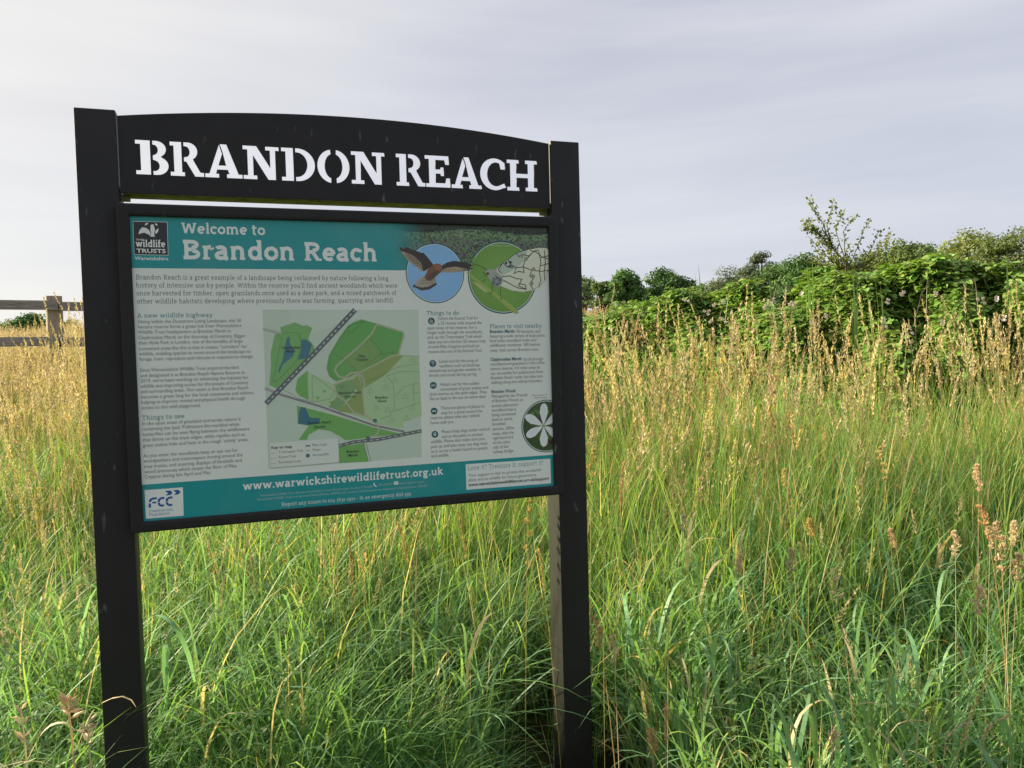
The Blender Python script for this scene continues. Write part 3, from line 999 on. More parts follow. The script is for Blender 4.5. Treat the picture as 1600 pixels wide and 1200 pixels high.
# round icons beside the column
for k, (x, y_) in enumerate(((674, 501.6), (676.2, 568.1), (677, 602.2), (678.3, 642.4), (679.5, 678.6))):
    tx.disc(x, y_, .0105, 'dteal', 3, 28)
    c = pp(x, y_)
    g = lambda a, b: (c[0] + a * .001, c[1] + b * .001)
    W = 'white'
    if k == 0:
        for sx in (-2.6, 2.6):
            tx.line([g(sx + 1.7 * math.cos(a), (1.2 if sx < 0 else -.6) + 3.3 * math.sin(a)) for a in np.linspace(0, 2 * math.pi, 12)], .0009, W, 5, False)
            tx.line([g(sx + 1.2 * math.cos(a), (-4.6 if sx < 0 else -6.0) + 1.4 * math.sin(a)) for a in np.linspace(0, 2 * math.pi, 9)], .0008, W, 5, False)
    elif k == 1:
        tx.line([g(*p) for p in ((-4, 1), (-3, 5), (1, 6.5), (4, 4.5), (4, 1), (1.5, -2), (1, -5.5), (-1.5, -6))], .0011, W, 5, False)
        tx.line([g(*p) for p in ((-1.5, 1.5), (0, 3.5), (1.8, 2), (0, -1))], .0009, W, 5, False)
    elif k == 2:
        for sx in (-3.9, 3.9):
            tx.line([g(sx + 2.6 * math.cos(a), -.8 + 2.6 * math.sin(a)) for a in np.linspace(0, 2 * math.pi, 14)], .0011, W, 5, False)
            tx.line([g(sx * .9, 1.8), g(sx * .5, 4)], .0015, W, 5, False)
        tx.line([g(-1.3, -.5), g(1.3, -.5)], .001, W, 5, False)
    elif k == 3:
        tx.line([g(-4.5, 2.5), g(4.5, 2.5)], .0016, W, 5, False)
        tx.line([g(-7, -.6), g(7, -.6)], .0013, W, 5, False)
        tx.line([g(-2.5, 2.5), g(-4.5, -4.5)], .0012, W, 6, False)
        tx.line([g(2.5, 2.5), g(4.5, -4.5)], .0012, W, 6, False)
    else:
        tx.fan([g(0 + 3.2 * math.cos(a), -2.4 + 2.7 * math.sin(a)) for a in np.linspace(0, 2 * math.pi, 14)[:-1]], W, 5)
        for ax, ay in ((-4.6, .8), (-1.9, 4.2), (1.9, 4.2), (4.6, .8)):
            tx.fan([g(ax + 1.35 * math.cos(a), ay + 2.0 * math.sin(a)) for a in np.linspace(0, 2 * math.pi, 10)[:-1]], W, 6)
o = tx.build('printed_text', M_INK, panel)
tag(o, 'grey body text with teal headings in three columns')

# map --------------------------------------------------------------
mp_ = Print()
Z8 = lambda x, y: (400 + x * .175, 480 + y * .175)
Z9 = lambda x, y: (400 + x * .175, 640 + y * .175)
MG, MG2, MG3, LG, OL = (.19, .47, .13), (.21, .48, .15), (.15, .43, .11), (.45, .66, .36), (.30, .41, .13)
mp_.poly([Z8(58, 22), Z8(1448, 22), Z9(1482, 425), Z9(112, 532)], (.58, .70, .57), 1)
mp_.poly([Z8(300, 22), Z8(1448, 22), Z8(1460, 430), Z8(1300, 430), Z8(900, 100), Z8(300, 300)], (.62, .73, .61), 2)


def mpoly(pts, col, lv, Z=Z8):
    """arbitrary outline, triangulated"""
    from mathutils.geometry import tessellate_polygon
    P = [pp(*Z(*p)) for p in pts]
    y = PY - lv * LZ
    tris = tessellate_polygon([[Vector((a, b, 0)) for a, b in P]])
    mp_.add([(a, y, b + zb) for a, b in P], tris, col)


def mline(pts, w, col, lv, dash=None, Z=Z8):
    mp_.line([Z(*p) for p in pts], w, col, lv, dash=dash)


mpoly([(215, 180), (345, 135), (420, 165), (455, 160), (503, 188), (465, 280), (520, 350), (522, 385), (185, 725), (118, 695), (135, 520), (130, 410), (170, 240), (228, 235)], MG2, 3)
mpoly([(300, 262), (305, 330), (345, 375), (330, 440), (240, 510), (205, 592), (198, 560), (235, 480), (262, 330), (275, 275)], (.06, .20, .27), 4)
mpoly([(405, 290), (450, 290), (500, 330), (480, 400), (455, 455), (375, 470), (400, 380)], (.06, .20, .27), 4)
mpoly([(880, 130), (940, 108), (1075, 145), (1320, 225), (1325, 270), (1270, 420), (1130, 470), (915, 590), (720, 665), (655, 620), (628, 545), (650, 430), (750, 260), (820, 165)], MG3, 3)
mpoly([(1010, 285), (1115, 400), (1110, 470), (910, 590), (780, 470), (940, 330)], (.22, .40, .12), 4)
mpoly([(1320, 430), (1455, 440), (1480, 975), (1310, 1030), (1320, 1080), (1100, 1060), (970, 960), (965, 720)], LG, 3)
mpoly([(915, 590), (1130, 470), (1270, 425), (1318, 432), (1140, 615), (965, 722), (940, 760), (930, 640)], OL, 4)
mpoly([(460, 565), (500, 600), (700, 690), (905, 600), (965, 700), (950, 780), (965, 960), (1030, 1010), (560, 870), (385, 790), (350, 740), (370, 640)], LG, 3)
mpoly([(460, 565), (468, 830), (385, 790), (350, 740), (370, 640)], MG, 4)
mpoly([(700, 690), (870, 640), (910, 700), (740, 930), (640, 900), (720, 800)], (.24, .42, .18), 4)
mpoly([(915, 600), (950, 780), (965, 960), (730, 930), (900, 760), (870, 640)], OL, 5)
mpoly([(365, 880), (430, 895), (700, 965), (1060, 1075), (1290, 1130), (1000, 1165), (795, 1190), (760, 1160), (660, 1105), (560, 1090), (470, 1140), (455, 1185), (378, 1185), (470, 1060), (372, 1040)], MG, 3)
mpoly([(375, 1040), (385, 930), (405, 890), (440, 895), (480, 985), (520, 990), (575, 990), (560, 1040), (470, 1052)], (.06, .20, .27), 4)
# railway and roads
mline([(80, 722), (205, 775), (560, 880), (1060, 1058), (1325, 1110)], .012, (.60, .65, .58), 5)
mline([(80, 716), (205, 770), (560, 874), (1060, 1052), (1325, 1105)], .0013, (.05, .05, .05), 6)
mline([(80, 730), (205, 782), (560, 887), (1060, 1064), (1325, 1116)], .0013, (.05, .05, .05), 6)
mline([(205, 776), (560, 880), (1060, 1058), (1325, 1110)], .0030, (.06, .06, .06), 7, dash=(.0012, .0016))
mline([(885, 22), (560, 370), (90, 860)], .0145, (.13, .16, .17), 8)
mline([(885, 22), (560, 370), (90, 860)], .0035, (.55, .6, .55), 9, dash=(.008, .008))
mline([(740, 325), (870, 290), (1100, 265), (1320, 220), (1478, 190)], .0105, (.16, .18, .18), 8, Z=Z9)
mline([(740, 325), (870, 290), (1100, 265), (1320, 220), (1478, 190)], .0022, (.6, .62, .58), 9, dash=(.010, .008), Z=Z9)
for pts in ([(60, 188), (228, 230)], [(60, 202), (215, 240)]):
    mline(pts, .0011, (.08, .08, .08), 5)
mpoly([(742, 335), (960, 300), (1003, 465), (745, 478)], MG, 5, Z9)
for dx in (0, 22):
    mline([(962 + dx, 300), (1003 + dx, 465)], .0012, (.08, .08, .08), 6, Z=Z9)
# trails
CREAM = (.52, .55, .36)
for pts in ([(1080, 150), (1030, 240), (900, 370), (780, 470), (715, 530), (705, 570), (740, 620), (790, 632), (840, 590), (910, 580), (965, 650), (970, 700), (950, 740), (960, 850), (970, 960), (1030, 1005)],
            [(910, 590), (1090, 500), (1200, 440), (1270, 425), (1320, 250), (1310, 220), (1080, 150)], [(910, 590), (800, 650), (700, 690), (715, 780), (800, 840), (870, 940), (970, 970)],
            [(1040, 1010), (1085, 1045), (1095, 1110), (1070, 1145), (1000, 1165)]):
    mline(pts, .0048, CREAM, 10)
    mline(pts, .0008, (.10, .10, .07), 11, dash=(.0016, .0022))
for pts in ([(245, 235), (330, 222), (385, 240), (405, 320), (370, 470), (200, 650), (150, 670), (190, 480), (230, 260)], [(980, 122), (830, 165), (760, 270), (660, 430), (650, 560), (705, 670)],
            [(980, 122), (850, 225), (815, 225)], [(670, 410), (780, 460), (900, 570)], [(1010, 285), (1060, 320), (1120, 410), (985, 520)], [(1120, 420), (1250, 400)],
            [(505, 605), (700, 750), (660, 820), (510, 845), (500, 700), (505, 605)], [(240, 735), (400, 820), (510, 845)], [(980, 665), (1130, 605), (1240, 540), (1450, 500)],
            [(1170, 610), (1300, 575), (1455, 575)], [(1170, 620), (1230, 690), (1235, 900), (1190, 970), (1110, 1000)], [(1240, 800), (1320, 710), (1455, 675)], [(1405, 690), (1410, 850)],
            [(1230, 930), (1465, 850)], [(1410, 765), (1465, 765)], [(1320, 430), (1455, 440)]):
    mline(pts, .0012, (.05, .06, .05), 10, dash=(.0026, .0022))
for x, y_ in ((920, 250), (790, 310), (1110, 270), (1180, 330), (1240, 650), (1400, 470), (1020, 750), (1160, 710), (1330, 800), (1075, 900), (1175, 915), (1210, 1010), (1345, 990), (1400, 900)):
    mline([(x, y_ - 25), (x - 26, y_ + 15), (x + 26, y_ + 15), (x, y_ - 25)], .0008, (.25, .40, .22), 10)
for x, y_ in ((765, 715), (612, 752), (550, 812), (672, 850)):
    for dx in (-20, 0, 20):
        mline([(x, y_ + 8), (x + dx, y_ - 14)], .0010, (.06, .20, .06), 10)
for t, x0, y0, x1 in (('Claybrookes', 230, 372, 392), ('Marsh', 270, 405, 352), ('Piles', 915, 448, 975), ('Coppice', 895, 478, 1000), ('Brandon Reach', 738, 778, 940), ('(North)', 790, 810, 885),
                      ('Brandon', 1063, 818, 1175), ('Wood', 1085, 850, 1160), ('Brandon Reach', 462, 1045, 668), ('(South)', 515, 1080, 620)):
    a, b = Z8(x0, y0)
    sans_text(mp_, t, a, b, Z8(x1, 0)[0], 4.2, (.04, .06, .04), 12, .012)
for t, x0, y0, x1 in (('Brandon', 806, 388, 920), ('Marsh', 822, 420, 908)):
    a, b = Z9(x0, y0)
    sans_text(mp_, t, a, b, Z9(x1, 0)[0], 4.4, (.04, .06, .04), 12, .012)
for x, y_ in ((1062, 1012), (1000, 1168)):
    mp_.disc(*Z8(x, y_), .0056, 'dteal', 12, 20)
    mline([(x - 3, y_ + 9), (x + 2, y_ - 3)], .0011, 'white', 14)
    mline([(x + 3, y_ - 9), (x + 4, y_ - 12)], .0012, 'white', 14)
# key
mpoly([(122, 300), (736, 256), (743, 470), (132, 522)], (.74, .80, .72), 12, Z9)
mline([(132, 522), (743, 470)], .0010, (.25, .30, .22), 13, Z=Z9)
mline([(743, 470), (736, 256)], .0010, (.25, .30, .22), 13, Z=Z9)
for t, x0, y0, x1, bd in (('Key to map', 136, 352, 322, .03), ('Treecreeper Trail', 202, 390, 416, 0), ('Kestrel Trail', 202, 435, 354, 0), ('Permitted trails', 202, 482, 400, 0),
                          ('Main road', 502, 327, 630, 0), ('Water', 502, 371, 580, 0), ('Access/info', 505, 416, 652, 0)):
    a, b = Z9(x0, y0)
    sans_text(mp_, t, a, b, Z9(x1, 0)[0], 4.0 if not bd else 4.4, 'text', 13, bd)
for y_ in (389, 434, 481):
    mline([(138, y_ + 1), (186, y_ - 2)], .0013, (.06, .06, .06), 14, dash=(.0030, .0035), Z=Z9)
mline([(442, 325), (484, 322)], .0042, (.13, .15, .15), 14, Z=Z9)
mline([(446, 325), (480, 322)], .0010, (.6, .6, .6), 15, dash=(.0030, .003), Z=Z9)
mline([(446, 366), (482, 363)], .0011, (.15, .2, .22), 14, Z=Z9)
mp_.disc(*Z9(462, 411), .0056, 'dteal', 14, 20)
mline([(460, 420), (464, 406)], .0011, 'white', 16, Z=Z9)
o = mp_.build('site_map', M_INK, panel)
tag(o, 'green trail map with roads, railway, lakes and a key')

# roundels ---------------------------------------------------------
Z5 = lambda x, y: (600 + x * .175, 340 + y * .175)
rk = Print()
rk.disc(680, 427, .0895, 'dteal', 3, 64)
rk.disc(680, 427, .0865, 'white', 5, 64)
rk.disc(680, 427, .0850, (.25, .52, .86), 7, 64, ccol=(.29, .56, .88))


def zpoly(pr, pts, col, lv, Z=Z5):
    from mathutils.geometry import tessellate_polygon
    P = [pp(*Z(*p)) for p in pts]
    y = PY - lv * LZ
    tris = tessellate_polygon([[Vector((a, b, 0)) for a, b in P]])
    pr.add([(min(a, PR), y, b + zb) for a, b in P], tris, col)


BR, DK, RU = (.46, .36, .24), (.045, .035, .028), (.22, .09, .04)
zpoly(rk, [(150, 300), (215, 275), (340, 325), (400, 380), (440, 425), (400, 470), (330, 482), (290, 440), (215, 385), (180, 340)], BR, 9)
zpoly(rk, [(140, 270), (175, 278), (195, 262), (270, 290), (340, 318), (352, 312), (395, 362), (440, 418), (425, 440), (350, 480), (330, 400), (260, 340), (180, 305), (145, 295)], DK, 11)
for k in range(9):
    rk.line([Z5(190 + k * 16, 310 + k * 10), Z5(205 + k * 17, 360 + k * 13)], .0009, DK, 12)
for k in range(6):
    rk.line([Z5(200 + k * 12, 332 + k * 21), Z5(262 + k * 18, 352 + k * 12)], .0007, DK, 13)
zpoly(rk, [(510, 440), (600, 400), (700, 405), (780, 440), (765, 455), (740, 470), (690, 478), (600, 492), (540, 488), (470, 500), (480, 460)], BR, 9)
zpoly(rk, [(505, 435), (560, 402), (620, 386), (700, 396), (800, 425), (765, 440), (790, 455), (740, 458), (640, 438), (560, 448), (510, 470)], DK, 11)
for k in range(10):
    rk.line([Z5(540 + k * 20, 452), Z5(528 + k * 21, 488)], .0009, DK, 12)
zpoly(rk, [(370, 512), (450, 520), (470, 590), (430, 618), (400, 635), (335, 648), (262, 612), (300, 555)], (.46, .40, .32), 9)
zpoly(rk, [(268, 598), (300, 618), (340, 628), (400, 618), (465, 582), (470, 600), (435, 622), (405, 642), (335, 652), (262, 615), (262, 590)], DK, 11)
for k in range(5):
    rk.line([Z5(360 - k * 14, 530 + k * 16), Z5(455 + k * 3, 538 + k * 13)], .0010, DK, 12)
zpoly(rk, [(430, 425), (470, 408), (520, 440), (512, 480), (470, 520), (420, 565), (370, 555), (362, 530), (390, 470)], RU, 13)
zpoly(rk, [(470, 470), (500, 490), (450, 530), (400, 560), (380, 545), (420, 500)], (.10, .06, .04), 14)
for k in range(9):
    t = k / 8
    rk.line([Z5(205 + 170 * t, 305 + 60 * t), Z5(190 + 140 * t, 345 + 120 * t)], .0009, (.10, .07, .05), 12 + k % 2)
    rk.line([Z5(150 + 30 * t, 268 + 26 * t), Z5(136 + 30 * t, 268 + 36 * t)], .0026, DK, 14 + k % 2)
    rk.line([Z5(268 + 190 * t, 606 + 22 * math.sin(t * 3.1) - 22 * t), Z5(262 + 205 * t, 622 + 26 * math.sin(t * 3.1) - 24 * t)], .0040, DK, 14 + k % 2)
    rk.line([Z5(690 + 60 * t, 470 - 6 * t), Z5(730 + 70 * t, 466 - 14 * t)], .0012, (.08, .06, .05), 14 + k % 2)
rk.fan([pp(*Z5(482 + 36 * math.cos(a), 442 + 30 * math.sin(a))) for a in np.linspace(0, 2 * math.pi, 16)[:-1]], (.30, .13, .06), 15)
zpoly(rk, [(505, 455), (518, 472), (506, 480)], (.05, .05, .05), 16)
a, b = Z5(395, 725)
sans_text(rk, 'Kestrel \u00a9', a, b, Z5(560, 0)[0], 2.4, (.5, .6, .7), 9)
o = rk.build('kestrel_picture', M_INK, panel)
tag(o, 'round blue picture of a hovering kestrel')

rb = Print()
rb.disc(785.5, 433.6, .1115, 'dteal', 4, 72)
rb.disc(785.5, 433.6, .1075, 'white', 6, 72)
rb.disc(785.5, 433.6, .1058, (.17, .36, .06), 8, 72, ccol=(.23, .46, .08))
zpoly(rb, [(735, 480), (770, 500), (900, 600), (1060, 720), (1150, 790), (1205, 850), (1175, 862), (1120, 820), (1000, 715), (880, 620), (745, 505)], (.35, .48, .10), 10)
zpoly(rb, [(790, 570), (830, 580), (930, 660), (900, 665), (830, 612)], (.50, .55, .22), 11)
zpoly(rb, [(780, 380), (812, 350), (800, 410)], (.30, .48, .12), 10)
WG = [(990, 480), (1010, 440), (1060, 400), (1180, 320), (1280, 285), (1380, 265), (1450, 268), (1474, 290), (1480, 470), (1440, 560), (1390, 615), (1330, 650), (1240, 668), (1140, 655), (1060, 620), (1000, 600)]
zpoly(rb, WG, (.76, .80, .62), 13)
zpoly(rb, [(1010, 440), (1180, 320), (1280, 285), (1260, 380), (1180, 450), (1060, 520)], (.50, .60, .48), 14)
rb.line([Z5(*p) for p in [(1000, 470), (1020, 435), (1180, 318), (1290, 283), (1390, 266), (1460, 272)]], .0016, DK, 15)
rb.line([Z5(*p) for p in [(1478, 440), (1440, 555), (1385, 617), (1300, 655), (1240, 664), (1150, 655), (1060, 622)]], .0014, (.35, .30, .18), 15)
for pts in ([(1060, 400), (1100, 440), (1150, 450), (1110, 385)], [(1110, 375), (1130, 420), (1180, 450), (1240, 440), (1320, 470), (1400, 480), (1475, 470)], [(1180, 320), (1205, 350), (1250, 330), (1290, 345), (1340, 300), (1380, 290)],
            [(1300, 290), (1360, 310), (1410, 350), (1470, 370)], [(1240, 440), (1260, 380), (1310, 330)], [(1040, 530), (1120, 520), (1180, 545), (1230, 550), (1200, 610), (1270, 640), (1260, 600), (1200, 590)],
            [(1040, 545), (1140, 600), (1200, 630), (1270, 640)], [(1180, 450), (1160, 500), (1200, 480), (1250, 490), (1240, 440)], [(1320, 470), (1300, 520), (1330, 550), (1300, 590), (1330, 640)],
            [(1380, 300), (1400, 400), (1385, 480), (1400, 560), (1380, 615)], [(1430, 290), (1440, 400), (1430, 480), (1435, 560)], [(1060, 400), (1020, 470), (1050, 500)], [(1400, 360), (1475, 340)], [(1400, 430), (1475, 410)]):
    rb.line([Z5(*p) for p in pts], .0026, DK, 16)
for x, y_ in ((1090, 405), (1130, 400), (1120, 435)):
    rb.disc(*Z5(x, y_), .0042, DK, 18, 9)
for x, y_, r_ in ((1225, 340, 22), (1268, 368, 20), (1335, 460, 20), (1328, 525, 24), (1318, 588, 22)):
    rb.disc(*Z5(x, y_), r_ * .00030, (.30, .22, .10), 17, 18)
    rb.disc(*Z5(x, y_), r_ * .00021, (.55, .55, .42), 19, 18)
    rb.disc(*Z5(x, y_), r_ * .00011, DK, 21, 12)
zpoly(rb, [(900, 480), (930, 460), (990, 465), (1050, 520), (1065, 565), (1035, 612), (990, 625), (955, 575), (925, 530)], (.40, .43, .36), 22)
zpoly(rb, [(960, 540), (1000, 520), (1050, 545), (1040, 590), (1000, 615), (965, 590)], (.13, .16, .17), 23)
for k in range(40):
    aa = rng.random() * 6.28
    cx_, cy_ = 985 + 35 * math.cos(aa) * rng.random(), 550 + 50 * math.sin(aa) * rng.random()
    rb.line([Z5(cx_, cy_), Z5(cx_ + 10, cy_ + 34)], .0011, (.62, .66, .60) if k % 2 else (.10, .12, .13), 24 + k % 3)
rb.disc(*Z5(925, 500), .0046, (.10, .06, .04), 26, 14)
for pts in ([(920, 470), (870, 435), (800, 412), (785, 405)], [(788, 405), (798, 372)], [(960, 590), (965, 660), (940, 690)], [(1045, 610), (1035, 680), (1050, 725), (1030, 735)], [(910, 550), (870, 575)], [(915, 530), (880, 485)]):
    rb.line([Z5(*p) for p in pts], .0012, DK, 24)
a, b = Z5(945, 255)
sans_text(rb, 'Marbled white \u00a9', a, b, Z5(1168, 0)[0], 2.4, (.5, .6, .45), 10)
o = rb.build('butterfly_picture', M_INK, panel)
tag(o, 'round green picture of a marbled white butterfly on a grass stem')

rf_ = Print()
rc = pp(853.4, 665.7)


def clipdisc(pr, c, r, col, lv, n=64):
    P = [(min(c[0] + r * math.cos(a), PR), c[1] + r * math.sin(a)) for a in np.linspace(0, 2 * math.pi, n + 1)[:-1]]
    pr.fan(P, col, lv, c)


rr_ = (pp(853.4, 624.5)[1] - rc[1])
clipdisc(rf_, rc, rr_, 'dteal', 3)
clipdisc(rf_, rc, rr_ * .965, 'white', 5)
clipdisc(rf_, rc, rr_ * .94, (.045, .09, .025), 7)
for k in range(26):
    aa, rr0 = rng.random() * 6.28, rr_ * (.25 + .55 * rng.random())
    cx_, cz_ = rc[0] + rr0 * math.cos(aa), rc[1] + rr0 * math.sin(aa)
    c_ = [(.10, .20, .04), (.06, .13, .03), (.06, .03, .025), (.14, .26, .06)][k % 4]
    an = rng.random() * 6.28
    P = []
    for q in np.linspace(0, 6.28, 9)[:-1]:
        u, v = .013 * math.cos(q), .006 * math.sin(q)
        P.append((min(PR, cx_ + u * math.cos(an) - v * math.sin(an)), cz_ + u * math.sin(an) + v * math.cos(an)))
    rf_.fan(P, c_, 8 + k % 4)
Z3b = lambda x, y: (650 + x * .14375, 600 + y * .14375)
fc = pp(*Z3b(1385, 455))
for k, (tx_, ty_) in enumerate(((1390, 210), (1190, 345), (1200, 570), (1390, 680), (1550, 560), (1560, 330))):
    e = pp(*Z3b(tx_, ty_))
    d = Vector(e) - Vector(fc)
    n_ = Vector((-d.y, d.x)).normalized()
    P = []
    for t, w_ in ((.05, .10), (.3, .55), (.6, 1.0), (.85, .85), (.97, .45)):
        P.append(Vector(fc) + d * t + n_ * .0138 * w_)
    P.append(Vector(e))
    for t, w_ in ((.97, .45), (.85, .85), (.6, 1.0), (.3, .55), (.05, .10)):
        P.append(Vector(fc) + d * t - n_ * .0138 * w_)
    rf_.fan([(min(PR, p.x), p.y) for p in P], (.84, .88, .90), 13 + k, ccol=(.78, .84, .80))
rf_.fan([(fc[0] + .005 * math.cos(a), fc[1] + .005 * math.sin(a)) for a in np.linspace(0, 6.28, 12)[:-1]], (.40, .45, .16), 21)
for k in range(22):
    a = k * 2.4
    q = (fc[0] + .0085 * math.cos(a) * (0.7 + .3 * rng.random()), fc[1] + .0085 * math.sin(a))
    if q[0] < PR - .001:
        rf_.fan([(q[0] + .0009 * math.cos(b), q[1] + .0009 * math.sin(b)) for b in np.linspace(0, 6.28, 7)[:-1]], (.50, .48, .14), 22)
o = rf_.build('flower_picture', M_INK, panel)
tag(o, 'round picture of a white wood anemone cut by the panel edge')

# footer -----------------------------------------------------------
ft_ = Print()
ft_.poly([(PL, PB), (PR, PB), (PR, zb2), (PL, zb2)], 'teal', 1, False)
slab_text(ft_, 'www.warwickshirewildlifetrust.org.uk', 379.5, 765.9, 693, 12.6, .13, 'white')
sans_text(ft_, 'Warwickshire Wildlife Trust, Brandon Marsh Nature Centre, Brandon Lane, Coventry CV3 3GW', 407, 776, 583, 3.6, (.40, .55, .53))
sans_text(ft_, '024 7630 2912', 592, 759.5, 612.5, 3.4, (.40, .55, .53))
sans_text(ft_, 'enquiries@wkwt.org.uk', 624, 757, 662.5, 3.4, (.40, .55, .53))
sans_text(ft_, 'Warwickshire Wildlife Trust is a registered charity (Number 209200) and a company limited by guarantee. Registered in England (Number 585247)', 401.8, 782.3, 667, 3.6, (.40, .55, .53))
slab_text(ft_, 'Report any issues to 024 7630 2912 - In an emergency dial 999', 440, 791.2, 642.5, 6.0, .075, 'white')
ft_.line([(584.6, 754.3), (584.6, 757), (586, 759.2), (588.6, 760.2)], .0035, 'white', 4)
ft_.poly([(615.3, 752.3), (622.3, 751.8), (622.5, 757), (615.5, 757.5)], 'white', 4)
ft_.line([(615.6, 752.6), (619, 755), (622.2, 752.1)], .0009, 'teal', 5)
o = ft_.build('footer_band', M_INK, panel)
tag(o, 'teal footer band with the web address')
sp_ = Print()
sp_.poly([(727.6, 725.3), (859.9, 716.7), (860.9, 755.2), (728.8, 765.3)], 'white', 3)
slab_text(sp_, 'Love it? Treasure it, support it!', 730.8, 735, 849, 7.2, .06, 'head', 5)
sans_text(sp_, 'Your support is vital to protect this wonderful', 731.6, 745.2, 844.8, 4.8, 'text', 5)
sans_text(sp_, 'place and its wildlife for future generations.', 731.6, 752.4, 839, 4.8, 'text', 5)
sans_text(sp_, 'www.warwickshirewildlifetrust.org.uk/support', 732, 760, 857.7, 4.8, (.04, .05, .05), 5, .03)
o = sp_.build('support_notice', M_INK, panel)
tag(o, 'white box headed Love it? Treasure it, support it!')
fl = Print()
ZF = lambda x, y: (200 + x * .175, 740 + y * .175)
fl.poly([ZF(148, 148), ZF(490, 122), ZF(497, 375), ZF(160, 403)], 'white', 3)
for dx in (0, 72):
    zpoly(fl, [(330 + dx, 155 - dx * .08), (378 + dx, 150 - dx * .08), (398 + dx, 170 - dx * .08), (380 + dx, 190 - dx * .08), (335 + dx, 197 - dx * .08), (358 + dx, 176 - dx * .08)], INK['blue'], 5, ZF)
for kk, bx in enumerate((0, 78, 150)):
    ux, uy = 195 + bx, 258 - bx * .07
    q = [(ux, uy + 44), (ux, uy - 5), (ux + 8, uy - 25), (ux + 26, uy - 35), (ux + 62, uy - 39)]
    if kk == 0:
        fl.line([ZF(*p) for p in q[1:]], .0058, 'blue', 5)
        fl.line([ZF(ux, uy + 8), ZF(ux, uy + 46)], .0058, 'blue', 5)
        fl.line([ZF(ux + 22, uy + 2), ZF(ux + 58, uy - 1)], .0046, 'blue', 5)
    else:
        fl.line([ZF(ux, uy + 2), ZF(ux + 4, uy - 20), ZF(ux + 24, uy - 33), ZF(ux + 52, uy - 36)], .0058, 'blue', 5)
        fl.line([ZF(ux, uy + 8), ZF(ux + 8, uy + 26), ZF(ux + 26, uy + 34), ZF(ux + 50, uy + 30)], .0058, 'blue', 5)
slab_text(fl, 'Communities', *ZF(188, 348), ZF(403, 0)[0], 4.6, .07, 'blue', 5)
slab_text(fl, 'Foundation', *ZF(188, 380), ZF(373, 0)[0], 4.6, .07, 'blue', 5)
o = fl.build('sponsor_logo', M_INK, panel)
tag(o, 'white square with blue FCC Communities Foundation logo')
bpy.data.objects.remove(_txt_obj)

# ------------------------------------------------------------------ grass templates
GREEN = np.array([0.185, 0.365, 0.105])
GREENB = np.array([0.190, 0.375, 0.185])
YELL = np.array([0.29, 0.44, 0.10])
GOLD = np.array([0.66, 0.54, 0.22])
STRAW = np.array([0.60, 0.50, 0.30])
BROWN = np.array([0.30, 0.21, 0.12])
YS = np.array([.34, .48, .15])


def blades(n, Lr, Wr, spread, lean, curl, cols, segs=7, seed=0, az_bias=None, fold=0.15, twist=0.6, bias_k=0.8, zoff=(0.0, 0.0)):
    """n arching ribbon blades; returns V, Q, C"""
    g = np.random.default_rng(seed)
    L = g.uniform(*Lr, n)
    W = g.uniform(*Wr, n)
    az = g.uniform(0, 2 * np.pi, n)
    if az_bias is not None:
        az = az_bias + (g.normal(0, bias_k, n))
    bx = g.normal(0, spread, n); by = g.normal(0, spread, n)
    le = g.uniform(*lean, n)
    cu = g.uniform(*curl, n)
    tw = g.normal(0, twist, n)
    pw = g.uniform(1.2, 2.6, n)
    t = np.linspace(0, 1, segs + 1)
    th = le[:, None] + cu[:, None] * t[None, :] ** pw[:, None]
    th = th + g.normal(0, 0.05, th.shape)
    ds = L[:, None] / segs
    dx = np.sin(th) * ds; dz = np.cos(th) * ds
    r = np.concatenate([np.zeros((n, 1)), np.cumsum(dx[:, :-1], 1)], 1)
    zz = np.concatenate([np.zeros((n, 1)), np.cumsum(dz[:, :-1], 1)], 1) + g.uniform(*zoff, n)[:, None]
    P = np.stack([bx[:, None] + r * np.cos(az)[:, None], by[:, None] + r * np.sin(az)[:, None], zz], -1)
    wprof = np.minimum(1, 0.5 + t * 2.0) * (1 - t ** 3) ** 0.8 + 0.03
    a2 = az[:, None] + np.pi / 2 + tw[:, None] * t[None, :]
    side = np.stack([np.cos(a2), np.sin(a2), fold * np.sin(tw[:, None] * 3 + t[None, :] * 2)], -1)
    hw = (W[:, None] * wprof[None, :] / 2)[..., None]
    V = np.stack([P - side * hw, P + side * hw], 2).reshape(-1, 3)      # n, segs+1, 2
    base = (np.arange(n) * (segs + 1) * 2)[:, None] + (np.arange(segs) * 2)[None, :]
    Q = np.stack([base, base + 1, base + 3, base + 2], -1).reshape(-1, 4)
    ci = g.choice(len(cols), n, p=np.array([c[1] for c in cols]) / sum(c[1] for c in cols))
    base_c = np.array([c[0] for c in cols])[ci] * g.uniform(0.8, 1.2, (n, 1))
    C = np.repeat(base_c[:, None, :], (segs + 1) * 2, 1).reshape(-1, 3)
    return V, Q, C


def quads(P, A, B, C):
    """quads centred at P spanned by half-vectors A,B"""
    n = len(P)
    V = np.stack([P - A * 0.9 - B * 0.15, P - A * 0.15 - B, P + A, P - A * 0.15 + B], 1).reshape(-1, 3)
    Q = (np.arange(n) * 4)[:, None] + np.arange(4)[None, :]
    return V, Q, np.repeat(C, 4, 0)


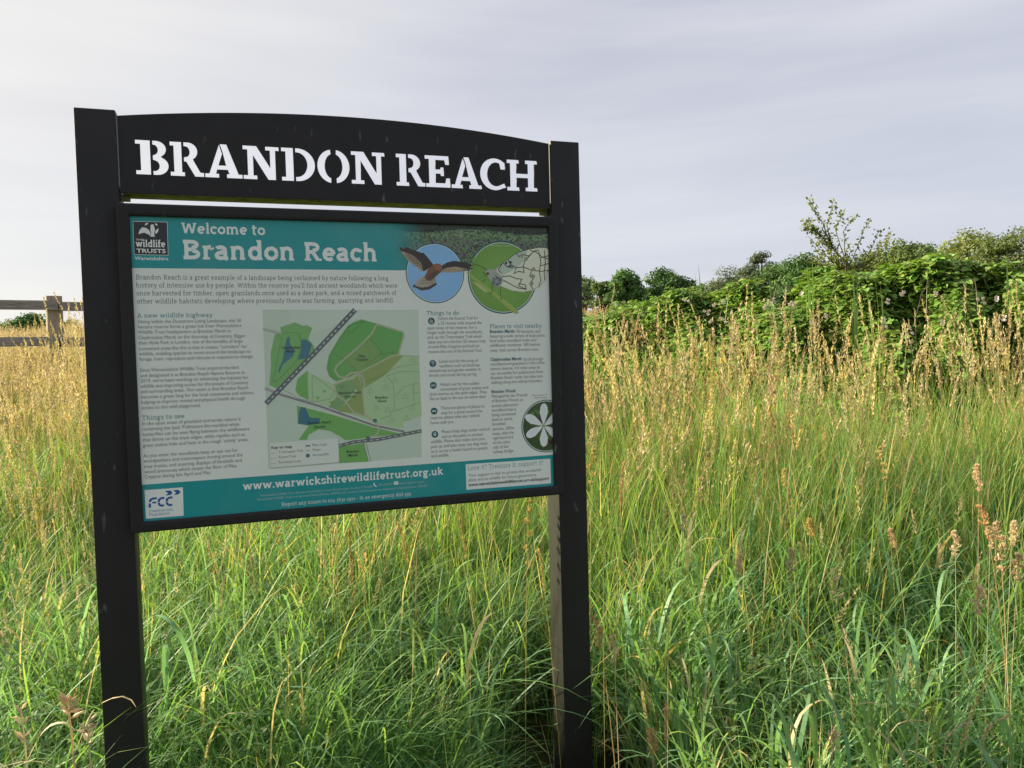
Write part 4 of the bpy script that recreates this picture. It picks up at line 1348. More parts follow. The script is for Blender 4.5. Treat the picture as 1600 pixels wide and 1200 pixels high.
def stalks(n, Lr, spread, cols_stem, cols_head, head=0.16, seed=0, kind='spike', w=0.0018, lean=(0.0, 0.22), curl=(0.0, 0.35), nsp=34, ssize=1.0):
    g = np.random.default_rng(seed)
    Vs, Qs, Cs = [], [], []
    off = 0
    for i in range(n):
        L = g.uniform(*Lr)
        az = g.uniform(0, 6.28)
        le, cu = g.uniform(*lean), g.uniform(*curl)
        bx, by = g.normal(0, spread, 2)
        seg = 8
        t = np.linspace(0, 1, seg + 1)
        th = le + cu * t ** 2
        ds = L / seg
        rr = np.concatenate([[0], np.cumsum(np.sin(th[:-1]) * ds)])
        zz = np.concatenate([[0], np.cumsum(np.cos(th[:-1]) * ds)])
        P = np.stack([bx + rr * np.cos(az), by + rr * np.sin(az), zz], 1)
        cs = cols_stem[g.integers(len(cols_stem))] * g.uniform(.8, 1.2)
        ch = cols_head[g.integers(len(cols_head))] * g.uniform(.75, 1.2)
        # stem: two crossed ribbons
        for a in (az + .3, az + 1.87):
            sd = np.array([math.cos(a), math.sin(a), 0])[None, :] * (w * (1 - 0.45 * t))[:, None] / 2
            V = np.stack([P - sd, P + sd], 1).reshape(-1, 3)
            b = np.arange(seg) * 2
            Q = np.stack([b, b + 1, b + 3, b + 2], 1) + off
            tt = np.repeat(t, 2)[:, None]
            C = cs[None, :] * (1 - tt ** 3) + ch[None, :] * tt ** 3
            Vs.append(V); Qs.append(Q); Cs.append(C); off += len(V)
        # head
        hl_ = head * g.uniform(.7, 1.3)
        nn = int(nsp * g.uniform(.8, 1.2))
        u = g.uniform(0, 1, nn)
        tt = 1 - (hl_ / L) * (1 - u)
        Pc = np.stack([np.interp(tt, t, P[:, k]) for k in range(3)], 1)
        ax = P[-1] - P[-2]; ax /= np.linalg.norm(ax)
        a = g.uniform(0, 6.28, nn)
        if kind == 'spike':
            out = 0.0035 * (1 - u * .6); ln = g.uniform(.006, .011, nn); wd = ln * .28; up = 1.6
        elif kind == 'panicle':
            out = g.uniform(0.002, .020, nn) * (1.05 - u); ln = g.uniform(.005, .009, nn); wd = ln * .30; up = 1.2
        else:
            lob = np.array([.15, .45, .72, .9])
            u = np.clip(lob[g.integers(0, 4, nn)] + g.normal(0, .05, nn), 0, 1)
            tt = 1 - (hl_ / L) * (1 - u)
            Pc = np.stack([np.interp(tt, t, P[:, k]) for k in range(3)], 1)
            out = g.uniform(0.001, .011, nn); ln = g.uniform(.006, .010, nn); wd = ln * .35; up = 1.1
        rad = np.stack([np.cos(a), np.sin(a), np.zeros(nn)], 1)
        d = rad * 0.6 + ax[None, :] * up
        d /= np.linalg.norm(d, axis=1, keepdims=True)
        sd = np.cross(d, g.normal(0, 1, (nn, 3))); sd /= np.linalg.norm(sd, axis=1, keepdims=True)
        Pq = Pc + rad * out[:, None] + d * (ln[:, None] * .4)
        V, Q, C = quads(Pq, d * ln[:, None] * ssize, sd * wd[:, None] * ssize * 1.2, np.tile(ch, (nn, 1)) * g.uniform(.75, 1.25, (nn, 1)))
        Vs.append(V); Qs.append(Q + off); Cs.append(C); off += len(V)
    return np.vstack(Vs), np.vstack(Qs), np.vstack(Cs)


def joinp(*ps):
    V, Q, C, off = [], [], [], 0
    for v, q, c in ps:
        V.append(v); Q.append(q + off); C.append(c); off += len(v)
    return np.vstack(V), np.vstack(Q), np.vstack(C)


def template_coll(name, parts, mat):
    c = bpy.data.collections.new(name)
    for k, p in enumerate(parts):
        me = np_mesh(f'{name}_tuft', *p, mat)
        o = bpy.data.objects.new(f'{name}_tuft', me)
        c.objects.link(o)
    return c


broad = []
for s in range(7):
    broad.append(joinp(
        blades(10, (.50, .85), (.0070, .0140), .045, (.03, .30), (.8, 2.4), [(GREEN, 4), (GREENB, 5), (YELL, .7), (STRAW, .25)], 10, 100 + s),
        blades(20, (.20, .42), (.0080, .0150), .055, (.1, .55), (1.0, 2.6), [(GREEN, 4), (GREENB, 6), (YELL, .6), (STRAW, .4)], 9, 120 + s, zoff=(.10, .52)),
        blades(6, (.45, .75), (.0028, .0040), .04, (.0, .12), (.0, .25), [(GREEN, 2), (YS, 1), (STRAW, .5)], 4, 130 + s),
        blades(10, (.25, .50), (.005, .010), .06, (.1, .6), (.3, 1.8), [(GREEN, 4), (GREENB, 4), (BROWN, .5), (STRAW, .5)], 6, 140 + s)))
fine = []
for s in range(7):
    fine.append(joinp(
        blades(34, (.55, 1.0), (.0042, .0085), .05, (.10, .45), (.9, 2.3), [(GREEN, 5), (GREENB, 4), (YELL, 1.2), (STRAW, .2)], 9, 200 + s, az_bias=(0.2 if s % 3 else None), bias_k=1.0),
        blades(14, (.3, .6), (.003, .006), .05, (.1, .7), (.3, 1.6), [(GREEN, 4), (GREENB, 4), (STRAW, .4)], 6, 240 + s)))
upright = []
for s in range(5):
    upright.append(blades(26, (.45, .95), (.003, .006), .06, (.0, .22), (.1, 1.0), [(GREEN, 4), (YELL, 2.4), (GOLD * .8, .4), (STRAW, .8)], 7, 300 + s))
dry = []
for s in range(4):
    dry.append(blades(12, (.25, .7), (.002, .005), .05, (.0, .9), (.2, 2.6), [(STRAW, 3), (BROWN, 2), (GOLD, 1)], 7, 350 + s))
seed = []
for s in range(4):
    seed.append(stalks(7, (.85, 1.28), .07, [YS, YS * .85, GOLD * .8], [GOLD, STRAW, np.array([.60, .52, .26])], .15, 400 + s, 'spike'))
for s in range(3):
    seed.append(stalks(6, (.75, 1.15), .07, [YS, GREEN * 1.6, GOLD * .8], [STRAW, np.array([.36, .26, .14]), GOLD * .85], .16, 430 + s, 'panicle', nsp=60))
farc = []
for s in range(4):
    farc.append(joinp(
        stalks(34, (.7, 1.1), .28, [YS, GOLD * .7], [STRAW, STRAW * .9, GOLD * .9, np.array([.48, .37, .24])], .2, 500 + s, 'panicle', w=.004, nsp=16, ssize=2.0),
        blades(46, (.3, .7), (.006, .011), .30, (.0, .35), (.1, 1.2), [(YELL, 2), (STRAW * .9, 3), (GREEN, 2.5)], 4, 540 + s)))
herb = []
for s in range(3):
    g = np.random.default_rng(600 + s)
    nn = 60
    Pq = np.stack([g.normal(0, .05, nn), g.normal(0, .05, nn), g.uniform(.05, .45, nn)], 1)
    d = g.normal(0, 1, (nn, 3)); d[:, 2] *= .4; d /= np.linalg.norm(d, axis=1, keepdims=True)
    sd = np.cross(d, [0, 0, 1.0]); sd /= np.linalg.norm(sd, axis=1, keepdims=True)
    ln = g.uniform(.010, .022, nn)
    herb.append(joinp(quads(Pq, d * ln[:, None], sd * ln[:, None] * .35, np.tile(np.array([.11, .19, .075]), (nn, 1)) * g.uniform(.8, 1.3, (nn, 1))),
                      blades(7, (.3, .5), (.0016, .002), .03, (0, .4), (0, .8), [(GREEN * 1.2, 1)], 5, 620 + s)))

C_BROAD = template_coll('broad_grass', broad, M_GRASS)
C_FINE = template_coll('fine_grass', fine, M_GRASS)
C_UP = template_coll('upright_grass', upright, M_GRASS)
C_DRY = template_coll('dry_grass', dry, M_STRAW)
C_SEED = template_coll('seeding_grass', seed, M_STRAW)
C_FAR = template_coll('far_grass', farc, M_STRAW)
C_HERB = template_coll('herb', herb, M_GRASS)


def scatter(name, coll, pts, rotz, tilt, scl, label, parent=None, kind='stuff', rot=None):
    """one object: points carrying instances of the tufts in coll"""
    n = len(pts)
    me = bpy.data.meshes.new(name)
    me.vertices.add(n)
    me.vertices.foreach_set('co', np.ascontiguousarray(pts, dtype=np.float32).ravel())
    if rot is None:
        rot = np.stack([tilt[:, 0], tilt[:, 1], rotz], 1)
    a = me.attributes.new('rot', 'FLOAT_VECTOR', 'POINT')
    a.data.foreach_set('vector', np.ascontiguousarray(rot, dtype=np.float32).ravel())
    a = me.attributes.new('scl', 'FLOAT', 'POINT')
    a.data.foreach_set('value', np.ascontiguousarray(scl, dtype=np.float32))
    a = me.attributes.new('pick', 'INT', 'POINT')
    a.data.foreach_set('value', rng.integers(0, len(coll.objects), n).astype(np.int32))
    me.update()
    o = link(name, me, parent)
    ng = bpy.data.node_groups.new(name + '_nodes', 'GeometryNodeTree')
    ng.interface.new_socket('Geometry', in_out='INPUT', socket_type='NodeSocketGeometry')
    ng.interface.new_socket('Geometry', in_out='OUTPUT', socket_type='NodeSocketGeometry')
    gi = ng.nodes.new('NodeGroupInput'); go = ng.nodes.new('NodeGroupOutput')
    ci = ng.nodes.new('GeometryNodeCollectionInfo')
    ci.inputs['Collection'].default_value = coll
    ci.inputs['Separate Children'].default_value = True
    ci.inputs['Reset Children'].default_value = True
    iop = ng.nodes.new('GeometryNodeInstanceOnPoints')
    iop.inputs['Pick Instance'].default_value = True

    def attr(nm, ty):
        k = ng.nodes.new('GeometryNodeInputNamedAttribute')
        k.data_type = ty
        k.inputs[0].default_value = nm
        return [s for s in k.outputs if s.enabled][0]
    m2p = ng.nodes.new('GeometryNodeMeshToPoints')
    ng.links.new(gi.outputs[0], m2p.inputs[0])
    ng.links.new(m2p.outputs[0], iop.inputs['Points'])
    ng.links.new(ci.outputs[0], iop.inputs['Instance'])
    ng.links.new(attr('pick', 'INT'), iop.inputs['Instance Index'])
    ng.links.new(attr('rot', 'FLOAT_VECTOR'), iop.inputs['Rotation'])
    ng.links.new(attr('scl', 'FLOAT'), iop.inputs['Scale'])
    ng.links.new(iop.outputs[0], go.inputs[0])
    md = o.modifiers.new('scatter', 'NODES')
    md.node_group = ng
    return tag(o, label, kind=kind)


def in_sign(x, y):
    """true near the posts so that blades do not stand inside them"""
    lx = (x - SX) * cy + (y - SY) * sy
    ly = -(x - SX) * sy + (y - SY) * cy
    a = (ly > PD - .03) & (ly < PD + .13) & (((lx > LO - .03) & (lx < LI + .03)) | ((lx > RI - .03) & (lx < RO + .03)))
    return a


def front_of_sign(x, y):
    lx = (x - SX) * cy + (y - SY) * sy
    ly = -(x - SX) * sy + (y - SY) * cy
    return (ly < 0.17) & (lx > -.30) & (lx < 1.52)


def field(dens, ymin, ymax, half=0.95, prob=None, rmin=0.0, seed=0, margin=1.2):
    g = np.random.default_rng(seed)
    A = (ymax - ymin) * 2 * (ymax * half + margin)
    n = int(A * dens)
    x = g.uniform(-(ymax * half + margin), ymax * half + margin, n)
    y = g.uniform(ymin, ymax, n)
    k = (np.abs(x) < y * half + margin) & ~in_sign(x, y) & ~front_of_sign(x, y)
    if prob is not None:
        k &= g.random(n) < prob(x, y)
    k &= (x * x + y * y) > rmin ** 2
    x, y = x[k], y[k]
    return np.stack([x, y, hgt(x, y) - 0.01], 1), g


def put(name, coll, dens, y0, y1, label, sc=(.8, 1.15), prob=None, rmin=1.55, seed=0, half=.95, tilt=.10, rz=None, margin=1.2, scf=None):
    P, g = field(dens, y0, y1, half, prob, rmin, seed, margin)
    n = len(P)
    s = g.uniform(*sc, n)
    if scf is not None:
        s = s * scf(P[:, 0], P[:, 1])
    cl = 1 + 0.12 * np.sin(P[:, 0] * 3.1 + 1.7 * np.sin(P[:, 1] * 2.3)) * np.sin(P[:, 1] * 2.9 + 1)
    r = g.uniform(0, 2 * np.pi, n) if rz is None else rz + g.normal(0, .55, n)
    return scatter(name, coll, P, r, g.normal(0, tilt, (n, 2)), s * cl, label)


def sig(v):
    return 1 / (1 + np.exp(-v))


rightness = lambda x, y: sig((x / y - 0.02) * 9)
lft = lambda x, y: sig((-0.25 - x / y) * 12)          # 1 on the left of the sign
bed = lambda x, y: np.interp(x / y, [0.02, .1, .16, .32, .48, .64, .8], [9.8, 9.4, 8.4, 7.2, 6.3, 5.8, 5.5])   # where the brambles begin
clear = lambda x, y: 1 - .97 * sig((y - np.minimum(bed(x, y) - .5, 5.3)) * 5) * (x / y > .04)
put('broad_leaved_grass', C_BROAD, 46, .9, 4.8, 'broad arching green blades in the near meadow', (.62, .95), lambda x, y: (.25 + .75 * rightness(x, y)) * sig((4.1 - y) * 2.2), seed=1)
put('fine_drooping_grass', C_FINE, 52, .9, 5.4, 'fine drooping green grass around and behind the sign', (.62, .95), lambda x, y: (1.0 - .70 * rightness(x, y)) * sig((4.8 - y) * 2.5), seed=2, rz=0.0)
put('upright_green_grass', C_UP, 70, 2.8, 8.6, 'upright yellow-green grass in the middle of the meadow', (.8, 1.15), lambda x, y: sig((y - 3.3) * 3) * clear(x, y), seed=3, scf=lambda x, y: 1 - .25 * lft(x, y))
_g = np.random.default_rng(77)
_lx, _ly = _g.uniform(.02, 1.04, 80), _g.uniform(-.08, .24, 80)
_X, _Y = SX + _lx * cy - _ly * sy, SY + _lx * sy + _ly * cy
_k = ~in_sign(_X, _Y)
_X, _Y = _X[_k], _Y[_k]
scatter('short_grass', C_FINE, np.stack([_X, _Y, hgt(_X, _Y) - .01], 1), _g.uniform(0, 6.28, len(_X)), _g.normal(0, .08, (len(_X), 2)), _g.uniform(.40, .58, len(_X)), 'shorter green grass at the foot of the sign')
put('withered_grass', C_DRY, 24, 1.2, 6, 'withered brown blades among the green grass', (.6, 1.0), seed=4)
put('seeding_grass', C_SEED, 30, 3.0, 9.0, 'tall golden seeding grass', (.95, 1.26), lambda x, y: sig((y - (3.95 - .2 * np.sin(x * 2))) * 5) * clear(x, y), seed=5,
    scf=lambda x, y: 1 - .30 * lft(x, y) - .05 * np.clip(y - 5, 0, 4) * (1 - lft(x, y)))
put('scattered_seed_heads', C_SEED, 3.0, 1.9, 3.9, 'scattered seed heads above the near grass', (.6, .85), seed=6)
put('leafy_herbs', C_HERB, 22, 1.6, 5, 'small leafy herbs among the near grass', (.8, 1.3), seed=7)
farprob = lambda x, y: np.where(x / y > .20, y > 17, np.where(x / y > .06, y > bed(x, y) + 2.2, 1)).astype(float)
put('golden_field_grass', C_FAR, 9, 5.8, 26, 'golden dry grass on the rising field', (.78, 1.05), farprob, seed=8, rmin=5, scf=lambda x, y: .80 + .20 * sig((y - 11) * .6))
put('seeding_grass_by_fence', C_SEED, 16, 4.8, 7.6, 'tall straw-coloured seeding grass in front of the fence post', (.95, 1.18), lambda x, y: (np.abs(x / y + .535) < .035 + 0 * x).astype(float), seed=12)
put('distant_field_grass', C_FAR, 1.0, 26, 80, 'golden dry grass near the crest of the field', (.95, 1.35), seed=9, rmin=20, half=.8)

# ------------------------------------------------------------------ fence
fd = 8.6
fence_top_l, fence_top_r = at(-160, 465, 8.9), at(152, 470.5, 8.3)
pc = at(84, 480, fd)
gfz = h1(pc.x, pc.y)
fence = empty('rail_fence', (pc.x, pc.y, gfz), 0, 'weathered grey post-and-rail fence standing in golden grass left of the sign', 'fence')
fang = R(37)
fence.rotation_euler = (0, 0, fang)
pz = at(84, 462, fd).z - gfz
bm_obj('fence_post', rbox(-.065, .085, -.0, .12, -.5, pz, .006), M_FPOST, fence)
tz1 = at(84, 469.5, 8.55).z - gfz; tz0 = at(84, 484, 8.55).z - gfz
lz1 = at(84, 526, 8.55).z - gfz; lz0 = at(84, 540.5, 8.55).z - gfz
for (x0, x1, z0, z1, nm) in ((-2.6, 0.035, tz0, tz1, 'top_rail'), (0.045, 2.3, tz0 - .01, tz1 - .012, 'top_rail'), (-2.6, 0.03, lz0, lz1, 'lower_rail'), (0.045, 2.3, lz0 - .01, lz1 - .01, 'lower_rail')):
    bm_obj(nm, rbox(x0, x1, -.042, -.002, z0, z1, .004), M_FENCE, fence)
for x in (-2.55, 2.28):
    bm_obj('fence_post', rbox(x - .07, x + .07, -.0, .13, -.5, pz - .02, .006), M_FPOST, fence)

# ------------------------------------------------------------------ leaves
def leaflet(L, W, fold=.25, droop=.2, serr=True):
    """pointed oval leaf along +X, 14 triangles"""
    xs = [0, .18, .42, .68, .87]
    ws = [0.05, .62, 1.0, .74, .34]
    V = [(0, 0, 0)]
    mid, lf, rt = [], [], []
    for x, w in zip(xs, ws):
        zz = -droop * L * x * x
        mid.append((x * L, 0, zz))
        lf.append((x * L + .02 * L, w * W / 2, zz + fold * w * W / 2))
        rt.append((x * L + .02 * L, -w * W / 2, zz + fold * w * W / 2))
    V = mid + lf + rt + [(L, 0, -droop * L)]
    n = len(xs)
    Fq = []
    for i in range(n - 1):
        Fq.append((i, i + 1, n + i + 1, n + i))
        Fq.append((i + 1, i, 2 * n + i, 2 * n + i + 1))
    tip = 3 * n
    Fq.append((n - 1, tip, 2 * n - 1))
    Fq.append((tip, n - 1, 3 * n - 1))
    return V, Fq


def bramble_leaf_mesh(seed_, size=1.0):
    g = np.random.default_rng(seed_)
    mb = MB()
    base = np.array([.17, .31, .055]) * g.uniform(.75, 1.25)
    if seed_ % 4 == 0: base = np.array([.29, .40, .08])
    for k, (an, off, s) in enumerate(((0, .045, 1.0), (62, .038, .82), (-62, .038, .82))):
        V, Fq = leaflet(.062 * s * size, .043 * s * size, g.uniform(.1, .4), g.uniform(0, .45))
        M = Matrix.Rotation(R(an + g.normal(0, 6)), 4, 'Z') @ Matrix.Translation((.012 if k else off * .8, 0, 0)) @ Matrix.Rotation(R(g.normal(0, 12)), 4, 'X')
        M = Matrix.Translation((off * .3, 0, 0)) @ M
        mb.add([M @ Vector(v) for v in V], Fq, base * g.uniform(.88, 1.12))
    V, Fq = tube_pts([(-.05 * size, 0, -.02), (0, 0, 0), (.05 * size, 0, 0)], .0011, 3, False)
    mb.add(V, Fq, (.16, .16, .06))
    return mb.mesh('leaf', M_BRAMBLE, True)


BLV = [bramble_leaf_mesh(s, 1.0 + .12 * (s % 3)) for s in range(8)]
cb = bpy.data.collections.new('bramble_leaves')
for me in BLV:
    cb.objects.link(bpy.data.objects.new('bramble_leaf', me))


def top_line(px):
    """photo y of the bramble mound's skyline at pixel x"""
    return float(np.interp(px, [880, 930, 1000, 1060, 1120, 1180, 1240, 1300, 1340, 1400, 1460, 1520, 1600, 1700], [482, 477, 470, 467, 460, 451, 442, 430, 420, 409, 407, 416, 434, 444]))


def dist_line(px):
    return float(np.interp(px, [880, 1000, 1200, 1400, 1600, 1800], [9.6, 8.6, 7.3, 6.4, 5.9, 5.6]))


def bramble_bush(px0, px1, seedn, label, nstuff, nparts):
    g = np.random.default_rng(seedn)
    pxc = (px0 + px1) / 2
    dc = dist_line(pxc)
    c = at(pxc, 500, dc + .4)
    root = empty('bramble_bush', (c.x, c.y, h1(c.x, c.y)), 0, label, 'bramble', 'bramble bushes behind the tall grass')
    ox, oy, oz = root.location
    P, Nn = [], []
    tries = 0
    while len(P) < nstuff + nparts:
        # sheet: u over px, v from foot to crown, thickness inward
        px = g.uniform(px0 - 15, px1 + 15)
        d0 = dist_line(px)
        top = at(px, top_line(px) + (0 if px < 1180 else 6), d0 + .55).z + .05 * math.sin(px * .06) + .05 * math.sin(px * .023 + seedn)
        v = g.random() ** .8
        X0 = at(px, 500, d0)
        a = v * 1.75             # sweep angle over the front and the top
        gz_ = h1(X0.x, X0.y)
        H = top - gz_
        depth = .75
        bumpy = .10 * math.sin(px * .045 + v * 7) + .09 * math.sin(px * .019 - v * 11 + 2)
        y = d0 + depth * (1 - math.cos(a)) * 1.0 - bumpy * 1.0
        z = gz_ + .12 + (H - .12) * min(1, math.sin(min(a, math.pi / 2))) + bumpy * .5 * math.sin(a)
        X = at(px, 500, y).x if False else X0.x * y / d0
        inner = abs(g.normal(0, .11))
        nrm = Vector((g.normal(0, .35), -math.cos(a) - .05, .35 + math.sin(a))).normalized()
        p = Vector((X, y, z)) - nrm * inner
        P.append((p.x - ox, p.y - oy, p.z - oz))
        Nn.append((nrm.x, nrm.y, nrm.z, inner))
    P = np.array(P); Nn = np.array(Nn)

    def euler_for(i):
        nrm = Vector(Nn[i, :3])
        nrm = (nrm * .55 + Vector(g.normal(0, .26, 3)) + Vector((0, 0, .95))).normalized()
        d = Vector((g.normal(0, 1), g.normal(-.5, .8), g.normal(-.35, .4)))
        d = (d - nrm * d.dot(nrm)).normalized()
        s = nrm.cross(d)
        Mx = Matrix((d, s, nrm)).transposed()
        return Mx.to_euler()
    order = np.argsort(Nn[:, 3] + (P[:, 1] + oy) * .05 - .12 * np.clip(P[:, 2], 0, 9))
    vis = set(order[:nparts].tolist())
    rest = [i for i in range(len(P)) if i not in vis]
    eul = np.array([tuple(euler_for(i)) for i in rest])
    scatter('foliage', cb, P[rest], None, None, g.uniform(.65, 1.10, len(rest)), None, root, 'stuff', rot=eul)
    for i in vis:
        o = bpy.data.objects.new('leaf', BLV[g.integers(8)])
        COL.objects.link(o)
        o.parent = root
        o.location = P[i] + Nn[i, :3] * .02
        o.rotation_euler = euler_for(i)
        o.scale = (1.0,) * 3
    # arching canes
    mb = MB()
    for k in range(6):
        px = g.uniform(px0, px1)
        d0 = dist_line(px)
        X0 = at(px, 500, d0)
        zt = at(px, top_line(px), d0 + .5).z
        a0 = g.uniform(-.8, .8)
        pts = []
        for t in np.linspace(0, 1, 8):
            pts.append((X0.x + a0 * t - ox, d0 + .75 - .55 * t - oy, h1(X0.x, d0) + (zt - h1(X0.x, d0)) * (math.sin(t * 2.3)) * g.uniform(.97, 1.0) - oz))
        V, Fq = tube_pts(pts, [.004 * (1 - .6 * t) for t in np.linspace(0, 1, 8)], 4)
        mb.add(V, Fq, (.13, .10, .05) if k % 2 else (.11, .13, .05))
    mb.build('canes', M_BRAMBLE, root)
    return root, P, Nn


BR1 = bramble_bush(905, 1180, 21, 'low bramble bush with pinkish-white flowers nearest to the sign', 6500, 110)
BR2 = bramble_bush(1170, 1430, 22, 'tall bramble bush below the thin sprig that sticks up', 8000, 150)
BR3 = bramble_bush(1420, 1720, 23, 'dense dark bramble bush below the big trees at the picture edge', 8000, 150)

# flowers on the brambles (photo pixels)
def flower_mesh(seed_):
    g = np.random.default_rng(seed_)
    mb = MB()
    for q in range(3):
        cx_, cy_, cz_ = g.normal(0, .014, 3)
        for k in range(5):
            a = k * 72 + g.normal(0, 8)
            M = Matrix.Translation((cx_, cy_, cz_)) @ Matrix.Rotation(R(a), 4, 'Z') @ Matrix.Rotation(R(-20), 4, 'Y')
            V = [(0.002, 0, 0), (.008, .0055, 0), (.015, .004, .001), (.0155, -.004, .001), (.008, -.0055, 0)]
            mb.add([M @ Vector(v) for v in V], [(0, 1, 2, 3, 4)], (.62, .52, .55) if g.random() < .6 else (.66, .62, .60))
        mb.add([Vector((cx_ + .003 * math.cos(a), cy_ + .003 * math.sin(a), cz_ + .003)) for a in np.linspace(0, 6.28, 7)[:-1]], [(0, 1, 2, 3, 4, 5)], (.35, .36, .12))
    return mb.mesh('flower', M_FLOWER)


FM = [flower_mesh(s) for s in range(4)]
for px, py in ((1070, 468), (1117, 475), (1103, 484), (1128, 498), (1110, 503), (1142, 491), (1168, 497), (1196, 467), (1203, 468), (1194, 478), (1235, 473), (1232, 522), (1241, 475), (1205, 530), (1253, 460), (1290, 495), (1268, 505),
               (1232, 512), (1380, 500), (1383, 503), (1411, 457), (1422, 512), (1493, 538), (1388, 560), (1350, 565), (1338, 445), (1530, 465), (1568, 496), (1557, 468), (1472, 505), (1461, 460), (1386, 470), (1450, 421), (1130, 470)):
    root = (BR1 if px < 1175 else BR2 if px < 1425 else BR3)[0]
    dd = dist_line(px) - .02 + .45 * max(0, (500 - py) / 90)
    p = at(px, py, dd) - root.location
    o = bpy.data.objects.new('flower', FM[(px + py) % 4])
    COL.objects.link(o)
    o.parent = root
    o.location = p
    o.rotation_euler = (R(50 + (px % 7) * 6), R((py % 9) * 5 - 20), R(px % 50 - 25))
    o.scale = (1.15,) * 3

# ------------------------------------------------------------------ reed-like blades poking out of the brambles
def reed(px, py_top, py_base, dist, lean, n, label, col=(.13, .22, .07)):
    b = at(px, py_base, dist)
    g = np.random.default_rng(int(px))
    root = empty('reed_clump', (b.x, b.y, h1(b.x, b.y)), 0, label, 'reeds', 'reed clumps in the brambles')
    H = at(px, py_top, dist).z - root.location.z
    hb_ = b.z - root.location.z
    for k in range(n):
        f = g.uniform(.72, 1.0) if k else 1.0
        V, Q, C = blades(1, (H * f * 1.02, H * f * 1.03), (.016, .024), .0, (.0, .02), (.05, .2), [(np.array(col) * g.uniform(.8, 1.25), 1)], 12, int(px) * 7 + k, az_bias=lean + g.normal(0, .3), bias_k=.1, twist=.3)
        t = V[:, 2] / H
        V = V + np.stack([math.cos(lean) * (k - n / 2) * .05 * t + g.normal(0, .01), np.full(len(V), g.normal(0, .02)), np.zeros(len(V))], 1)
        link('blade', np_mesh('blade', V, Q, C, M_GRASS), root)
    return root


reed(1078, 440, 480, 8.35, 0.4, 4, 'short green reed clump left of the single tall spike')
reed(1098, 415, 480, 8.5, 2.2, 2, 'single tall green reed spike against the sky between two round trees')
reed(1268, 398, 450, 7.05, 1.8, 5, 'reed clump just left of the thin sprig')
reed(1338, 430, 475, 6.6, 1.7, 4, 'reed clump low on the bramble below the thin sprig')
reed(1374, 434, 485, 6.35, 2.4, 4, 'fan of green reeds half-way down the tallest bramble')
reed(1578, 398, 445, 6.15, 1.4, 5, 'reed clump in front of the big tree at the picture edge')
reed(1212, 432, 470, 7.4, 2.6, 2, 'two thin reeds before the dark pines')

# ------------------------------------------------------------------ sapling sprig behind the brambles
def sprig():
    g = np.random.default_rng(5)
    D = 8.6
    base = at(1330, 470, D)
    root = empty('hawthorn_sapling', (base.x, base.y, h1(base.x, base.y)), 0, 'thin leafy sapling whose bare-tipped sprigs stick up into the sky above the brambles', 'sapling')
    o = root.location
    lv = MB()
    nb = 0

    def branch(pxs, r0, r1, leaf_from, dens, name='branch'):
        nonlocal nb
        pts = [at(x, y, D + dz) - o for x, y, dz in pxs]
        # resample
        Pp = []
        for i in range(len(pts) - 1):
            for t in np.linspace(0, 1, 6)[:-1]:
                Pp.append(pts[i].lerp(pts[i + 1], t) + Vector(g.normal(0, .004, 3)))
        Pp.append(pts[-1])
        n = len(Pp)
        V, Fq = tube_pts(Pp, [r0 + (r1 - r0) * i / (n - 1) for i in range(n)], 5)
        mb = MB()
        mb.add(V, Fq, (.10, .075, .05))
        mb.build('branch', M_BARK, root)
        for i in range(int(leaf_from * n), n):
            for _ in range(dens):
                p = Pp[i] + Vector(g.normal(0, .018, 3))
                sz = g.uniform(.7, 1.3)
                d = Vector(g.normal(0, 1, 3)); d.z += .5
                d.normalize()
                s = d.cross(Vector(g.normal(0, 1, 3))).normalized()
                nrm = d.cross(s)
                V, Fq = leaflet(.034 * sz, .019 * sz, .3, .2)
                Mx = Matrix((d, s, nrm)).transposed().to_4x4()
                Mx.translation = p
                c = np.array([.22, .28, .06]) * g.uniform(.7, 1.3)
                lv.add([Mx @ Vector(v) for v in V], Fq, c)
    trunk = [(1335, 620, 0), (1335, 520, 0), (1328, 460, 0), (1322, 410, 0)]
    branch(trunk, .022, .010, .5, 3)
    branch([(1322, 410, 0), (1300, 385, 0), (1285, 350, 0), (1272, 325, 0), (1265, 312, 0)], .009, .002, .05, 6)
    branch([(1300, 385, 0), (1275, 362, .05), (1255, 355, .05)], .006, .002, .1, 14)
    branch([(1300, 380, 0), (1292, 352, -.1), (1299, 330, -.1), (1302, 315, -.1)], .006, .0018, .1, 4)
    branch([(1310, 395, 0), (1285, 375, .05), (1262, 345, .1)], .006, .002, .1, 14)
    branch([(1318, 398, 0), (1305, 360, .1), (1313, 340, .1), (1317, 332, .1)], .005, .0018, .2, 4)
    branch([(1322, 405, 0), (1318, 365, .1), (1328, 345, .1), (1337, 338, .1)], .005, .0018, .2, 4)
    branch([(1326, 415, 0), (1340, 385, 0), (1350, 358, 0), (1360, 343, 0)], .005, .0016, .3, 3)
    branch([(1328, 430, 0), (1352, 405, 0), (1368, 375, 0), (1374, 360, 0)], .005, .0016, .3, 3)
    branch([(1330, 430, 0), (1370, 400, .1), (1385, 378, .1), (1392, 368, .1)], .005, .0016, .3, 3)
    for k in range(44):
        x = g.uniform(1256, 1400) if k % 3 else g.uniform(1262, 1325)
        y = 430 - abs(g.normal(0, 26)) - max(0, (1320 - x)) * .25
        branch([(1326, 440, .1), ((1326 + x) / 2 + g.normal(0, 6), (440 + y) / 2, .15), (x, y, g.uniform(-.1, .3))], .005, .0018, .35, 5)
    lo_ = lv.build('foliage', M_TREE, root)
    lo_['kind'] = 'stuff'
    return root


sprig()

